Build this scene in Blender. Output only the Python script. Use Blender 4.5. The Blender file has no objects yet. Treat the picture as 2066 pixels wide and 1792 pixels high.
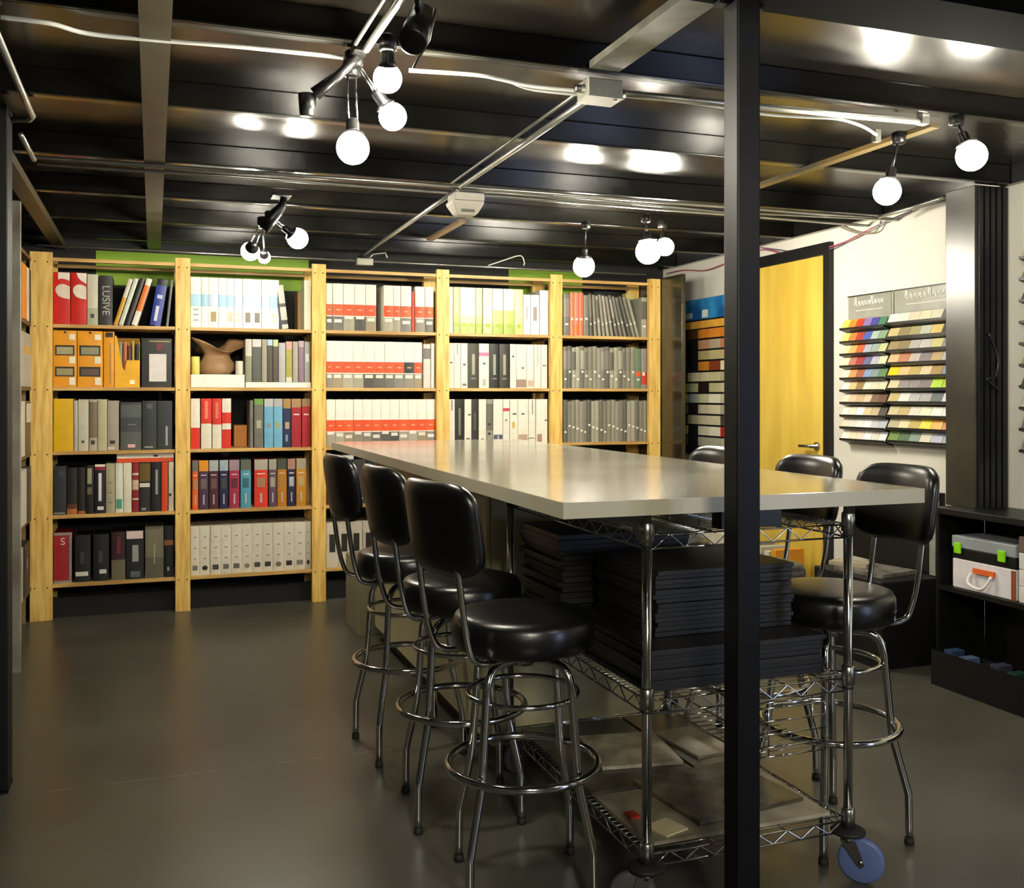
import bpy, math, random
from mathutils import Matrix, Vector
random.seed(7)
SC = bpy.context.scene
COL = SC.collection
# ------------------------------------------------------------------ camera, world, exposure
F = 2005.0; CX = 1033.0; HY = 797.0; HC = 1.33; YAW = math.radians(19.85)
cam = bpy.data.cameras.new('camera'); cam.sensor_width = 36.0; cam.lens = 36.0*F/2066.0
cam.shift_y = -(896.0-HY)/2066.0; cam.clip_start = 0.05
co = bpy.data.objects.new('camera', cam); COL.objects.link(co)
co.location = (0, 0, HC); co.rotation_euler = (math.radians(90), 0, -YAW)
SC.camera = co
w = bpy.data.worlds.new('world'); SC.world = w; w.use_nodes = True
w.node_tree.nodes['Background'].inputs[0].default_value = (0.55, 0.58, 0.6, 1)
w.node_tree.nodes['Background'].inputs[1].default_value = 0.22
SC.view_settings.view_transform = 'Standard'; SC.view_settings.look = 'None'
SC.view_settings.gamma = 1.0; SC.view_settings.use_curve_mapping = False
SC.view_settings.exposure = 0.75
BULB_E = 170.0
WARM = (1.0, 0.93, 0.77)
def area(name, loc, rot, sx, sy, power, color):
    l = bpy.data.lights.new(name, 'AREA'); l.shape = 'RECTANGLE'; l.size = sx; l.size_y = sy
    l.energy = power; l.color = color
    o = bpy.data.objects.new(name, l); COL.objects.link(o); o.location = loc; o.rotation_euler = rot
    return o
# daylight of the shop window behind the photographer, on the near right
area('shop_window_daylight', (3.7, -0.9, 1.15), (math.radians(86), 0, math.radians(62)), 0.40, 1.4, 13, (0.52, 0.64, 1.0))
# unseen warm fill added behind the camera to light the table's near edge
area('rear_fill_light', (0.4, -1.5, 2.2), (math.radians(40), 0, 0), 0.6, 0.6, 46, WARM)

def ray(px):
    s = (px-CX)/F
    return (math.sin(YAW)+math.cos(YAW)*s, math.cos(YAW)-math.sin(YAW)*s)
def P(px, py, X=None, Y=None, Z=None):
    r = ray(px)
    if X is not None: t = X/r[0]
    elif Y is not None: t = Y/r[1]
    else: t = (HC-Z)*F/(py-HY)
    return Vector((r[0]*t, r[1]*t, HC-(py-HY)*t/F))
# ------------------------------------------------------------------ materials
def lin(h):
    c = [int(h[i:i+2], 16)/255 for i in (0, 2, 4)]
    return tuple((x/12.92 if x <= .04045 else ((x+.055)/1.055)**2.4) for x in c)+(1,)
_M = {}
def mat(hexc, rough=0.5, metal=0.0, var=0.08, scale=14.0, stretch=(1, 1, 1), bump=0.0, spec=0.5, coat=0.0, dark=None, lo=.35, hi=.65, rvar=0.0, emit=0.0):
    key = (hexc, rough, metal, var, scale, stretch, bump, spec, coat, dark, lo, hi, rvar, emit)
    if key in _M: return _M[key]
    m = bpy.data.materials.new('mat_%s_%d' % (hexc, len(_M))); m.use_nodes = True
    nt = m.node_tree; b = nt.nodes['Principled BSDF']
    tc = nt.nodes.new('ShaderNodeTexCoord'); mp = nt.nodes.new('ShaderNodeMapping'); mp.inputs['Scale'].default_value = stretch
    no = nt.nodes.new('ShaderNodeTexNoise'); no.inputs['Scale'].default_value = scale; no.inputs['Detail'].default_value = 5
    cr = nt.nodes.new('ShaderNodeValToRGB'); cr.color_ramp.elements[0].position = lo; cr.color_ramp.elements[1].position = hi
    c = lin(hexc)
    d = lin(dark) if dark else tuple(x*(1-var*2) for x in c[:3])+(1,)
    cr.color_ramp.elements[0].color = d; cr.color_ramp.elements[1].color = c
    L = nt.links.new
    L(tc.outputs['Object'], mp.inputs[0]); L(mp.outputs[0], no.inputs['Vector']); L(no.outputs['Fac'], cr.inputs[0]); L(cr.outputs[0], b.inputs['Base Color'])
    b.inputs['Roughness'].default_value = rough; b.inputs['Metallic'].default_value = metal
    b.inputs['Specular IOR Level'].default_value = spec; b.inputs['Coat Weight'].default_value = coat; b.inputs['Coat Roughness'].default_value = 0.12
    if rvar:
        mr = nt.nodes.new('ShaderNodeMapRange'); mr.inputs['To Min'].default_value = max(0.02, rough-rvar); mr.inputs['To Max'].default_value = rough+rvar
        L(no.outputs['Fac'], mr.inputs['Value']); L(mr.outputs[0], b.inputs['Roughness'])
    if bump:
        bp = nt.nodes.new('ShaderNodeBump'); bp.inputs['Strength'].default_value = bump; bp.inputs['Distance'].default_value = 0.01
        L(no.outputs['Fac'], bp.inputs['Height']); L(bp.outputs[0], b.inputs['Normal'])
    if emit:
        b.inputs['Emission Color'].default_value = c; b.inputs['Emission Strength'].default_value = emit
    _M[key] = m
    return m
def paper(h): return mat(h, 0.45, var=0.05, scale=20, spec=0.45)
WOOD = mat('ecc872', 0.45, scale=5, stretch=(9, 9, .8), dark='cc9a46', lo=.3, hi=.6, spec=.4)
PINE = mat('dcb46e', 0.5, scale=4, stretch=(.7, 7, 7), dark='b08848')
CHROME = mat('c9c9c6', 0.12, metal=1.0, var=0.03, rvar=.04)
STEEL = mat('a8a8a2', 0.28, metal=1.0, var=0.05)
CONDUIT = mat('c4c4bc', 0.3, metal=.85, var=0.08)
CABLEW = mat('d8d8d0', 0.4, var=0.05)
BLACKM = mat('0d0d0e', 0.4, var=.1, spec=.4)
PVC = mat('0c0c0c', 0.3, var=.1, scale=40, bump=.05, spec=.6)
BLKPAINT = mat('15140f', 0.2, dark='0b0a08', scale=3.5, spec=.7, rvar=.08, bump=.06)
DECK = mat('2c241a', 0.24, dark='15130f', scale=1.6, stretch=(1, 2.2, 1), lo=.45, hi=.8, spec=.8, rvar=.1, bump=.05)
RUBBER = mat('151515', 0.7)
# ------------------------------------------------------------------ mesh builder
class MB:
    def __init__(s): s.v = []; s.f = []; s.m = []; s.s = []; s.mats = []
    def mi(s, m):
        if m not in s.mats: s.mats.append(m)
        return s.mats.index(m)
    def add(s, vs, fs, m, smooth=False, M=None):
        b = len(s.v); k = s.mi(m)
        for v in vs: s.v.append(tuple(M @ Vector(v)) if M else tuple(v))
        for f in fs: s.f.append(tuple(b+i for i in f)); s.m.append(k); s.s.append(smooth)
    def box(s, a, b, m, M=None):
        x0, y0, z0 = a; x1, y1, z1 = b
        vs = [(x0,y0,z0),(x1,y0,z0),(x1,y1,z0),(x0,y1,z0),(x0,y0,z1),(x1,y0,z1),(x1,y1,z1),(x0,y1,z1)]
        s.add(vs, [(0,3,2,1),(4,5,6,7),(0,1,5,4),(1,2,6,5),(2,3,7,6),(3,0,4,7)], m, M=M); return s
    def tube(s, pts, r, m, seg=8, closed=False, M=None):
        P_ = [Vector(p) for p in pts]; n = len(P_); vs = []; fs = []; up = None
        for i in range(n):
            if closed: t = (P_[(i+1) % n]-P_[i-1]).normalized()
            else: t = (P_[min(i+1, n-1)]-P_[max(i-1, 0)]).normalized()
            if up is None:
                up = Vector((0, 0, 1)) if abs(t.z) < .9 else Vector((1, 0, 0))
            a = t.cross(up)
            if a.length < 1e-4: a = t.orthogonal()
            a.normalize(); c = a.cross(t).normalized(); up = c
            rr = r[i] if isinstance(r, (list, tuple)) else r
            for k in range(seg):
                an = 2*math.pi*k/seg; vs.append(P_[i]+a*math.cos(an)*rr+c*math.sin(an)*rr)
        for i in range(n if closed else n-1):
            j = (i+1) % n
            for k in range(seg):
                l = (k+1) % seg
                fs.append((i*seg+k, j*seg+k, j*seg+l, i*seg+l))
        if not closed: fs.append(tuple(range(seg))); fs.append(tuple((n-1)*seg+k for k in reversed(range(seg))))
        s.add(vs, fs, m, True, M); return s
    def ring(s, c, R, r, m, seg=40, rs=8, M=None):
        return s.tube([(c[0]+R*math.cos(2*math.pi*i/seg), c[1]+R*math.sin(2*math.pi*i/seg), c[2]) for i in range(seg)], r, m, rs, True, M)
    def lathe(s, prof, m, seg=24, M=None):
        vs = []; fs = []; n = len(prof)
        for (r, z) in prof:
            for k in range(seg):
                a = 2*math.pi*k/seg; vs.append((r*math.cos(a), r*math.sin(a), z))
        for i in range(n-1):
            for k in range(seg):
                l = (k+1) % seg; fs.append((i*seg+k, i*seg+l, (i+1)*seg+l, (i+1)*seg+k))
        fs.append(tuple(reversed(range(seg)))); fs.append(tuple((n-1)*seg+k for k in range(seg)))
        s.add(vs, fs, m, True, M); return s
    def build(s, name, parent=None, loc=(0, 0, 0), rot=(0, 0, 0), bevel=0, **kw):
        me = bpy.data.meshes.new(name); me.from_pydata(s.v, [], s.f)
        for m in s.mats: me.materials.append(m)
        me.polygons.foreach_set('material_index', s.m); me.polygons.foreach_set('use_smooth', s.s)
        me.update()
        o = bpy.data.objects.new(name, me); COL.objects.link(o)
        o.location = loc; o.rotation_euler = rot
        if parent: o.parent = parent
        if bevel:
            b = o.modifiers.new('bevel', 'BEVEL'); b.width = bevel; b.segments = 2; b.limit_method = 'ANGLE'
        for k, v in kw.items(): o[k] = v
        return o
def thing(name, label, cat, loc=(0, 0, 0), rot=(0, 0, 0), group=None):
    o = bpy.data.objects.new(name, None); COL.objects.link(o); o.location = loc; o.rotation_euler = rot
    o['label'] = label; o['category'] = cat
    if group: o['group'] = group
    return o
def tag(o, label, cat, group=None):
    o['label'] = label; o['category'] = cat
    if group: o['group'] = group
    return o
def one(name, a, b, m, label, cat, group=None, bevel=0, rot=(0, 0, 0)):
    c = ((a[0]+b[0])/2, (a[1]+b[1])/2, a[2])
    q = MB().box((a[0]-c[0], a[1]-c[1], 0), (b[0]-c[0], b[1]-c[1], b[2]-a[2]), m)
    return tag(q.build(name, loc=c, bevel=bevel, rot=rot), label, cat, group)
def struct(name, a, b, m):
    return MB().box(a, b, m).build(name, kind='structure')
ORD = 'first second third fourth fifth sixth seventh eighth ninth tenth eleventh twelfth thirteenth fourteenth fifteenth sixteenth seventeenth eighteenth nineteenth twentieth twenty-first twenty-second twenty-third twenty-fourth'.split()

# ------------------------------------------------------------------ the room
XR = 3.8; YB = 7.0; ZC = 2.40; ZJ = 2.31; XL = -1.3; YF = -2.6
def floor_mat():
    m = mat('55534a', 0.32, dark='403f37', scale=2.2, spec=.5, rvar=.07, bump=.03, lo=.3, hi=.75)
    nt = m.node_tree; L = nt.links.new; b = nt.nodes['Principled BSDF']
    tc = nt.nodes.new('ShaderNodeTexCoord'); sp = nt.nodes.new('ShaderNodeSeparateXYZ'); L(tc.outputs['Object'], sp.inputs[0])
    n1 = nt.nodes.new('ShaderNodeTexNoise'); n1.inputs['Scale'].default_value = 6; n1.inputs['Detail'].default_value = 4; L(tc.outputs['Object'], n1.inputs['Vector'])
    ad = nt.nodes.new('ShaderNodeMath'); ad.operation = 'MULTIPLY_ADD'; ad.inputs[1].default_value = .012; L(n1.outputs['Fac'], ad.inputs[0]); L(sp.outputs['Y'], ad.inputs[2])
    su = nt.nodes.new('ShaderNodeMath'); su.operation = 'SUBTRACT'; su.inputs[1].default_value = 3.67; L(ad.outputs[0], su.inputs[0])
    ab = nt.nodes.new('ShaderNodeMath'); ab.operation = 'ABSOLUTE'; L(su.outputs[0], ab.inputs[0])
    lt = nt.nodes.new('ShaderNodeMath'); lt.operation = 'LESS_THAN'; lt.inputs[1].default_value = .0022; L(ab.outputs[0], lt.inputs[0])
    gt = nt.nodes.new('ShaderNodeMath'); gt.operation = 'GREATER_THAN'; gt.inputs[1].default_value = .5; L(n1.outputs['Fac'], gt.inputs[0])
    mu = nt.nodes.new('ShaderNodeMath'); mu.operation = 'MULTIPLY'; L(lt.outputs[0], mu.inputs[0]); L(gt.outputs[0], mu.inputs[1])
    mx = nt.nodes.new('ShaderNodeMix'); mx.data_type = 'RGBA'
    src = b.inputs['Base Color'].links[0].from_socket
    L(mu.outputs[0], mx.inputs[0]); L(src, mx.inputs[6]); mx.inputs[7].default_value = (.22, .2, .16, 1); L(mx.outputs[2], b.inputs['Base Color'])
    return m
struct('floor', (XL-.1, YF-.1, -.1), (XR+.1, YB+.1, 0), floor_mat())
struct('ceiling', (XL-.1, YF-.1, ZC), (XR+.1, YB+.1, ZC+.1), DECK)
WHITEW = mat('cfccc1', 0.7, var=.02, scale=3)
DARKW = mat('1b1b18', 0.7, var=.15)
GREENW = mat('8db52e', 0.6, var=.06, scale=3)
struct('wall_left', (XL-.1, YF, 0), (XL, YB, ZC), DARKW)
struct('wall_front', (XL, YF-.1, 0), (XR, YF, ZC), mat('5a5850', .7))
struct('wall_right', (XR, YF, 0), (XR+.1, YB, ZC), WHITEW)
q = MB(); q.box((XL, YB, 0), (XR, YB+.1, 2.05), DARKW); q.box((XL, YB, 2.05), (-.35, YB+.1, ZC), DARKW)
q.box((-.35, YB, 2.05), (1.02, YB+.1, 2.27), GREENW); q.box((-.35, YB, 2.27), (1.02, YB+.1, ZC), DARKW)
q.box((1.02, YB, 2.05), (2.5, YB+.1, ZC), DARKW); q.box((2.5, YB, 2.05), (3.1, YB+.1, 2.27), GREENW)
q.box((2.5, YB, 2.27), (3.1, YB+.1, ZC), DARKW); q.box((3.1, YB, 2.05), (XR, YB+.1, ZC), DARKW)
q.build('wall_back', kind='structure')
struct('trim_1', (XR-.04, YF, 2.315), (XR, YB, ZC), BLKPAINT)
# door 1 in the right wall
dx = XR
d = MB()
d.box((dx-.035, 5.67, 0), (dx, 5.74, 2.24), BLACKM); d.box((dx-.035, 4.90, 0), (dx, 4.955, 2.24), BLACKM); d.box((dx-.035, 4.955, 2.17), (dx, 5.67, 2.24), BLACKM)
do = d.build('door_1', kind='structure')
DOORW = mat('d4b850', 0.35, scale=2.4, stretch=(4, 4, .5), dark='bb9a3a', lo=.3, hi=.7, spec=.5)
MB().box((dx-.02, 4.957, .01), (dx-.001, 5.668, 2.168), DOORW).build('door_panel', do)
hh = MB(); hh.lathe([(.025, 0), (.025, .012), (.012, .014), (.012, .05)], STEEL, 14, Matrix.Translation((dx-.02, 5.03, 1.02)) @ Matrix.Rotation(math.radians(-90), 4, 'Y'))
hh.tube([(dx-.068, 5.03, 1.02), (dx-.07, 5.06, 1.02), (dx-.07, 5.14, 1.018)], .009, STEEL); hh.build('door_handle', do)

# ------------------------------------------------------------------ ceiling structure
JG = 'black joists carrying the ceiling deck'
JY = [2.75, 3.57, 4.43, 5.24, 6.0, 6.72]
for i, y in enumerate(JY):
    q = MB(); L_ = XR-.045-XL
    q.box((0, 0, 0), (L_, .04, .09), BLKPAINT); q.box((0, -.012, 0), (L_, 0, .008), BLKPAINT)
    o = q.build('ceiling_joist', loc=(XL, y, ZJ), bevel=.003)
    tag(o, 'black glossy ceiling joist running left to right, %s counted away from the camera' % ORD[i], 'joist', JG)
o = one('steel_beam', (XL, 1.86, 2.26), (XR-.045, 2.06, ZC), mat('030303', .85, spec=.05), 'black main beam crossing the near top edge above the front post', 'beam')
one('ceiling_beam', (-.035, 2.07, ZJ-.022), (.045, YB, ZJ-.002), mat('504e40', .35, dark='3a382c', spec=.5, scale=4), 'grey-brown flat beam running away from the camera on the left', 'beam')
one('ceiling_beam', (-.60, 3.4, ZJ-.045), (-.53, YB, ZJ-.003), mat('4a4028', .5), 'narrow brown beam by the left post, running to the back wall', 'beam')
one('ceiling_beam', (1.235, 2.07, ZJ+.004), (1.335, 2.735, ZJ+.026), mat('6c6a60', .3, spec=.6, dark='504e46'), 'short grey beam between front post and the first joist', 'beam')
one('ceiling_beam', (2.62, 2.84, ZJ-.02), (2.66, 4.1, ZJ-.002), mat('7a6436', .4, dark='4a4230', scale=2, lo=.4, hi=.6), 'thin yellowish beam under the joists on the right', 'beam')
one('ceiling_beam', (1.60, 5.3, ZJ-.02), (1.64, 6.0, ZJ-.002), mat('77604a', .4), 'short brown slat under the ceiling behind the sensor box', 'beam')
def cable(name, pts, r, m, label, cat='cable', clips=(), group=None):
    c = Vector(pts[0]); q = MB(); q.tube([Vector(p)-c for p in pts], r, m, 8)
    o = tag(q.build(name, loc=c), label, cat, group)
    return o
def spl(pts, n=5):
    out = []
    P4 = [Vector(p) for p in pts]; P4 = [P4[0]]+P4+[P4[-1]]
    for i in range(1, len(P4)-2):
        for k in range(n):
            t = k/n; a, b, c, d_ = P4[i-1:i+3]
            out.append(.5*((2*b)+(c-a)*t+(2*a-5*b+4*c-d_)*t*t+(3*b-a-3*c+d_)*t**3))
    out.append(P4[-2]); return out
zc = ZJ-.02
pp = [P(x, y, Z=zz) for x, y, zz in ((2, 35, 2.28), (100, 47, 2.28), (180, 68, 2.285), (330, 82, 2.29), (480, 94, 2.29), (692, 116, 2.29))]
cable('power_cable', spl(pp), .0065, CABLEW, 'white armoured cable sagging from the top left corner to the front spotlights')
pp = [P(x, y, Z=zz) for x, y, zz in ((825, 142, 2.285), (960, 151, 2.285), (1010, 160, 2.285), (1075, 174, 2.28), (1175, 184, 2.28))]
cable('power_cable', spl(pp), .0065, CABLEW, 'white armoured cable from the front spotlights to the square junction box')
pp = [P(x, y+9, Z=zz) for x, y, zz in ((1035, 158, 2.285), (1075, 172, 2.28), (1175, 183, 2.28))]
cable('power_cable', spl(pp), .005, CABLEW, 'thin second cable just below the cable entering the junction box')
cable('conduit_pipe', [P(1240, 187, Z=2.285), P(1460, 209, Z=2.285), P(1860, 246, Z=2.285)], .012, CONDUIT, 'straight bright conduit from the junction box to the right beam', 'pipe')
pp = [P(x, y, Z=2.288) for x, y in ((1250, 193), (1400, 208), (1530, 229), (1620, 236), (1690, 240), (1740, 255), (1768, 272))]
cable('power_cable', spl(pp), .0055, CABLEW, 'white cable drooping below the straight conduit and bending down right')
one('pipe_clamp', tuple(P(1861, 246, Z=2.285)+Vector((-.012, -.015, -.01))), tuple(P(1861, 246, Z=2.285)+Vector((.018, .015, .035))), CONDUIT, 'small metal clamp at the right end of the straight conduit', 'clamp')
one('pipe_clamp', tuple(P(1768, 276, Z=2.285)+Vector((-.012, -.012, -.02))), tuple(P(1768, 276, Z=2.285)+Vector((.012, .012, .025))), CONDUIT, 'small metal clamp on the yellowish beam where the drooping cable ends', 'clamp')
# pair of long pipes
cable('conduit_pipe', [P(70, 318, Z=2.28), P(930, 377, Z=2.28), P(1900, 450, Z=2.28)], .009, CONDUIT, 'upper of two long parallel pipes crossing the room', 'pipe')
cable('conduit_pipe', [P(75, 331, Z=2.285), P(480, 357, Z=2.285), P(930, 390, Z=2.285), P(1880, 466, Z=2.285)], .008, CONDUIT, 'lower of two long parallel pipes crossing the room', 'pipe')
cable('conduit_pipe', [P(930, 383, Z=2.26), P(1200, 404, Z=2.26), P(1456, 428, Z=2.26), P(1800, 444, Z=2.26)], .005, CONDUIT, 'thin third pipe below the pair, starting at the sensor box', 'pipe')
cable('conduit_pipe', [(-.385, 2.3, 2.275), (-.385, 3.72, 2.275), (-.40, 3.77, 2.275), (-.47, 3.80, 2.275)], .011, CONDUIT, 'pipe at upper left running back to an elbow beside the post', 'pipe')
cable('conduit_pipe', [(-.45, 3.98, 2.27), (-.448, 4.38, 2.27)], .010, CONDUIT, 'short pipe piece beside the left post, feeding the long pair', 'pipe')
cable('conduit_pipe', [(1.30, 2.83, 2.27), (1.305, 4.30, 2.27)], .011, CONDUIT, 'diagonal-looking conduit running back from the square junction box', 'pipe')
cable('conduit_pipe', [(1.31, 4.37, 2.27), (1.325, 6.80, 2.27)], .011, CONDUIT, 'conduit running back from the sensor box to the bookcase', 'pipe')
cable('conduit_pipe', [(1.262, 2.86, 2.285), (1.265, 4.3, 2.285)], .006, mat('77766c', .4, metal=.6), 'thin dark pipe lying left of the conduit behind the junction box', 'pipe')
cable('conduit_pipe', [(-.66, 6.62, 2.235), (1.27, 6.62, 2.23)], .008, CONDUIT, 'thin pipe above the left part of the wooden bookcase', 'pipe')
cable('conduit_pipe', [(1.40, 6.62, 2.23), (3.45, 6.62, 2.225)], .008, CONDUIT, 'thin pipe above the right part of the wooden bookcase', 'pipe')
pp = [P(x, y, Y=6.4) for x, y in ((985, 536), (1020, 524), (1050, 516), (1058, 530), (1056, 536))]
cable('power_cable', spl(pp), .004, CABLEW, 'thin white looped cable above the fourth bay of the bookcase')
cable('conduit_pipe', [(.565, 2.07, 2.285), (.553, 2.72, 2.285)], .011, CONDUIT, 'conduit running from the near beam down to the front spotlights', 'pipe')
cable('conduit_pipe', [(.53, 2.07, 2.29), (.52, 2.70, 2.29)], .006, CONDUIT, 'thinner rod left beside the conduit above the front spotlights', 'pipe')
# junction boxes and sensor
jb = thing('junction_box', 'square grey metal junction box joining the ceiling conduits', 'junction box', tuple(P(1210, 186, Z=2.27)), (0, 0, 0))
q = MB(); q.box((-.058, -.045, -.026), (.058, .045, .03), mat('9c9c90', .45, metal=.5, var=.1)); q.build('box_body', jb, bevel=.004)
q = MB(); q.box((-.06, -.0478, -.0285), (.06, .047, -.0265), mat('a8a79a', .4, metal=.5)); q.lathe([(.006, 0), (.006, .004)], STEEL, 8, Matrix.Translation((.04, -.03, -.0325))); q.build('cover_plate', jb)
q = MB(); q.lathe([(.013, 0), (.013, .03)], STEEL, 10, Matrix.Translation((-.058, -.01, 0)) @ Matrix.Rotation(math.radians(-90), 4, 'Y')); q.build('connector', jb)
q = MB(); q.lathe([(.013, 0), (.013, .03)], STEEL, 10, Matrix.Translation((.058, .01, 0)) @ Matrix.Rotation(math.radians(90), 4, 'Y')); q.build('connector', jb)
jb = thing('junction_box', 'small pale junction box just above the middle of the bookcase', 'junction box', (1.335, 6.62, 2.2))
MB().box((-.055, -.03, 0), (.055, .03, .045), mat('b8b6a8', .5)).build('box_body', jb, bevel=.004)
MB().tube([(.03, 0, .045), (.06, 0, .08), (.14, -.02, .09), (.15, -.03, .05)], .008, CONDUIT).build('connector', jb)
se = thing('sensor_box', 'white flared sensor box hanging under the crossing pipes', 'sensor', tuple(P(938, 393, Z=2.245)))
CREAM = mat('cfcabb', .5, var=.04)
MB().box((-.065, -.06, -.035), (.075, .06, 0), CREAM).build('mounting_plate', se, bevel=.004)
q = MB(); vs = []
for (h, z) in ((.075, -.036), (.072, -.05), (.05, -.088), (.04, -.098)):
    vs += [(-h, -h*.8, z), (h, -h*.8, z), (h, h*.8, z), (-h, h*.8, z)]
fs = [(0, 1, 2, 3), (15, 14, 13, 12)]
for k in range(3):
    for j in range(4): a = k*4+j; b = k*4+(j+1) % 4; fs.append((b, a, a+4, b+4))
q.add(vs, fs, CREAM); q.build('housing', se, bevel=.004)
MB().box((-.03, -.0525, -.086), (.03, -.047, -.074), mat('77736a', .5), Matrix.Rotation(0, 4, 'X')).build('vent_slot', se)
# spot lights
GLOW = bpy.data.materials.new('bulb_glow'); GLOW.use_nodes = True
nt = GLOW.node_tree; em = nt.nodes.new('ShaderNodeEmission'); em.inputs[0].default_value = WARM+(1,)
lw = nt.nodes.new('ShaderNodeTexNoise'); lw.inputs['Scale'].default_value = 3
mr = nt.nodes.new('ShaderNodeMapRange'); mr.inputs['To Min'].default_value = BULB_E*.95; mr.inputs['To Max'].default_value = BULB_E*1.05
nt.links.new(lw.outputs['Fac'], mr.inputs['Value']); nt.links.new(mr.outputs[0], em.inputs[1])
nt.links.new(em.outputs[0], nt.nodes['Material Output'].inputs['Surface'])
BK = mat('0a0a0a', .35, spec=.5)
def spot(bulb, mount, label, r=.038, rods=2, long=False):
    """a lamp head: arm from the mount, black socket, frosted bulb facing away from the arm"""
    r *= 1.1; b = Vector(bulb); m_ = Vector(mount); d_ = (b-m_).normalized()
    t = thing('ceiling_spotlight', label, 'spotlight', tuple(m_), group='bare bulb spotlights under the ceiling')
    rel = b-m_
    side = d_.cross(Vector((0, 0, 1)))
    side = side.normalized() if side.length > .05 else Vector((1, 0, 0))
    q = MB(); e = rel-d_*(r*1.5)
    if rods == 2:
        q.tube([side*.012, e+side*.012], .0035, CHROME, 6); q.tube([side*-.012, e-side*.012], .0035, CHROME, 6)
    else: q.tube([Vector((0, 0, 0)), e], .005, BK, 6)
    q.build('arm', t)
    q = MB(); q.lathe([(.02, -.02), (.026, -.015), (.026, .02), (.018, .026)], BK, 14); q.build('mount', t)
    R = d_.to_track_quat('Z', 'Y').to_matrix().to_4x4()
    q = MB(); q.lathe([(.014, -.05), (.018, -.045), (.019, -.012), (r*.75, 0)], BK, 14, Matrix.Translation(rel-d_*(r*.85)) @ R); q.build('socket', t)
    q = MB(); n = 10; pr = [(max(.001, r*math.sin(math.pi*(k+.3)/(n+.6)*.98)), -r*math.cos(math.pi*(k+.3)/(n+.6))) for k in range(n+1)]
    q.lathe(pr, GLOW, 20, Matrix.Translation(rel) @ R); q.build('bulb', t)
    return t
def bpos(px, py, X=None, t=None):
    r = ray(px)
    if t is None: t = X/r[0]
    return (r[0]*t, r[1]*t, HC-(py-HY)*t/F)
# front cluster
spot(bpos(712, 298, t=2.80), (.54, 2.86, 2.27), 'lowest left glowing bulb of the front spotlight cluster', .042)
spot(bpos(792, 235, t=2.85), (.535, 2.80, 2.28), 'lower right glowing bulb on a pale arm in the front cluster', .036)
spot(bpos(782, 158, t=2.75), (.60, 2.66, 2.285), 'upper glowing bulb tucked under the front cluster cable', .036)
can = thing('can_spotlight', 'long black cylinder spotlight at the top centre edge', 'spotlight', bpos(842, 60, t=2.45))
A_ = Matrix.Rotation(math.radians(25), 4, 'Y') @ Matrix.Rotation(math.radians(-35), 4, 'X')
q = MB(); q.lathe([(.02, .075), (.034, .07), (.036, -.06), (.03, -.062)], BK, 20, A_); q.build('lamp_can', can)
q = MB(); q.tube([(.04, -.02, .05), (.03, 0, -.02), (-.005, .02, -.09)], .004, STEEL, 6); q.build('bracket_arm', can)
q = MB(); q.tube([(0, 0, .05), (0, 0, .12)], .008, BK, 8); q.build('stem', can)
tr = thing('light_track', 'black adapter and knuckles of the front spotlight cluster', 'track', (.54, 2.80, 2.27))
q = MB(); q.box((-.02, -.08, .01), (.02, .1, .034), BK); q.build('track_bar', tr, bevel=.003)
q = MB(); q.tube([(0, -.03, .01), (-.05, 0, -.04), (-.11, .03, -.09)], [.012, .014, .02], BK, 10); q.lathe([(.022, 0), (.026, .06)], BK, 12, Matrix.Translation((-.13, .04, -.15))); q.build('spare_head', tr)
# middle-left cluster
spot(bpos(600, 481, t=4.95), (.535, 4.95, 2.20), 'right hand glowing bulb of the spotlight cluster over the left aisle', .047)
spot(bpos(505, 507, t=5.10), (.50, 4.95, 2.17), 'left hand glowing bulb of the spotlight cluster over the left aisle', .043)
spot(bpos(533, 519, t=5.30), (.51, 5.02, 2.17), 'smallest middle bulb of the spotlight cluster over the left aisle', .030, rods=1)
tr = thing('light_track', 'black stem and knuckles of the cluster over the left aisle', 'track', (.56, 4.93, 2.20))
q = MB(); q.tube([(.04, 0, .10), (.03, 0, .05), (-.01, 0, 0), (-.06, .02, -.06)], [.016, .022, .03, .034], BK, 12); q.build('spare_head', tr)
q = MB(); q.box((-.02, -.06, .09), (.07, .06, .105), BK); q.build('track_bar', tr, bevel=.003)
# right cluster near the back
spot(bpos(1178, 537, t=5.60), (2.26, 5.05, 2.27), 'glowing bulb above the right end of the bookcase, leftmost of three', .055, rods=1)
spot(bpos(1308, 507, t=5.35), (2.50, 4.80, 2.28), 'large glowing bulb beside the wall corner, left of a close pair', .062, rods=1)
spot(bpos(1342, 498, t=5.50), (2.68, 4.95, 2.28), 'glowing bulb beside the wall corner, right of a close pair', .044, rods=1)
# right pair
spot(bpos(1790, 386, t=3.65), (2.60, 2.98, 2.28), 'glowing bulb over the right side in front of the white wall', .045, rods=1)
spot(bpos(1960, 314, t=3.45), (2.66, 2.76, 2.295), 'rightmost glowing bulb, in front of the dark column', .047, rods=1)
# over the aisle behind the photographer
spot((.55, .1, 2.12), (.55, .2, 2.30), 'bulb over the aisle behind the camera, left', .04, rods=1)
spot((2.3, .4, 2.12), (2.3, .5, 2.30), 'bulb over the aisle behind the camera, right', .04, rods=1)

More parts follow.
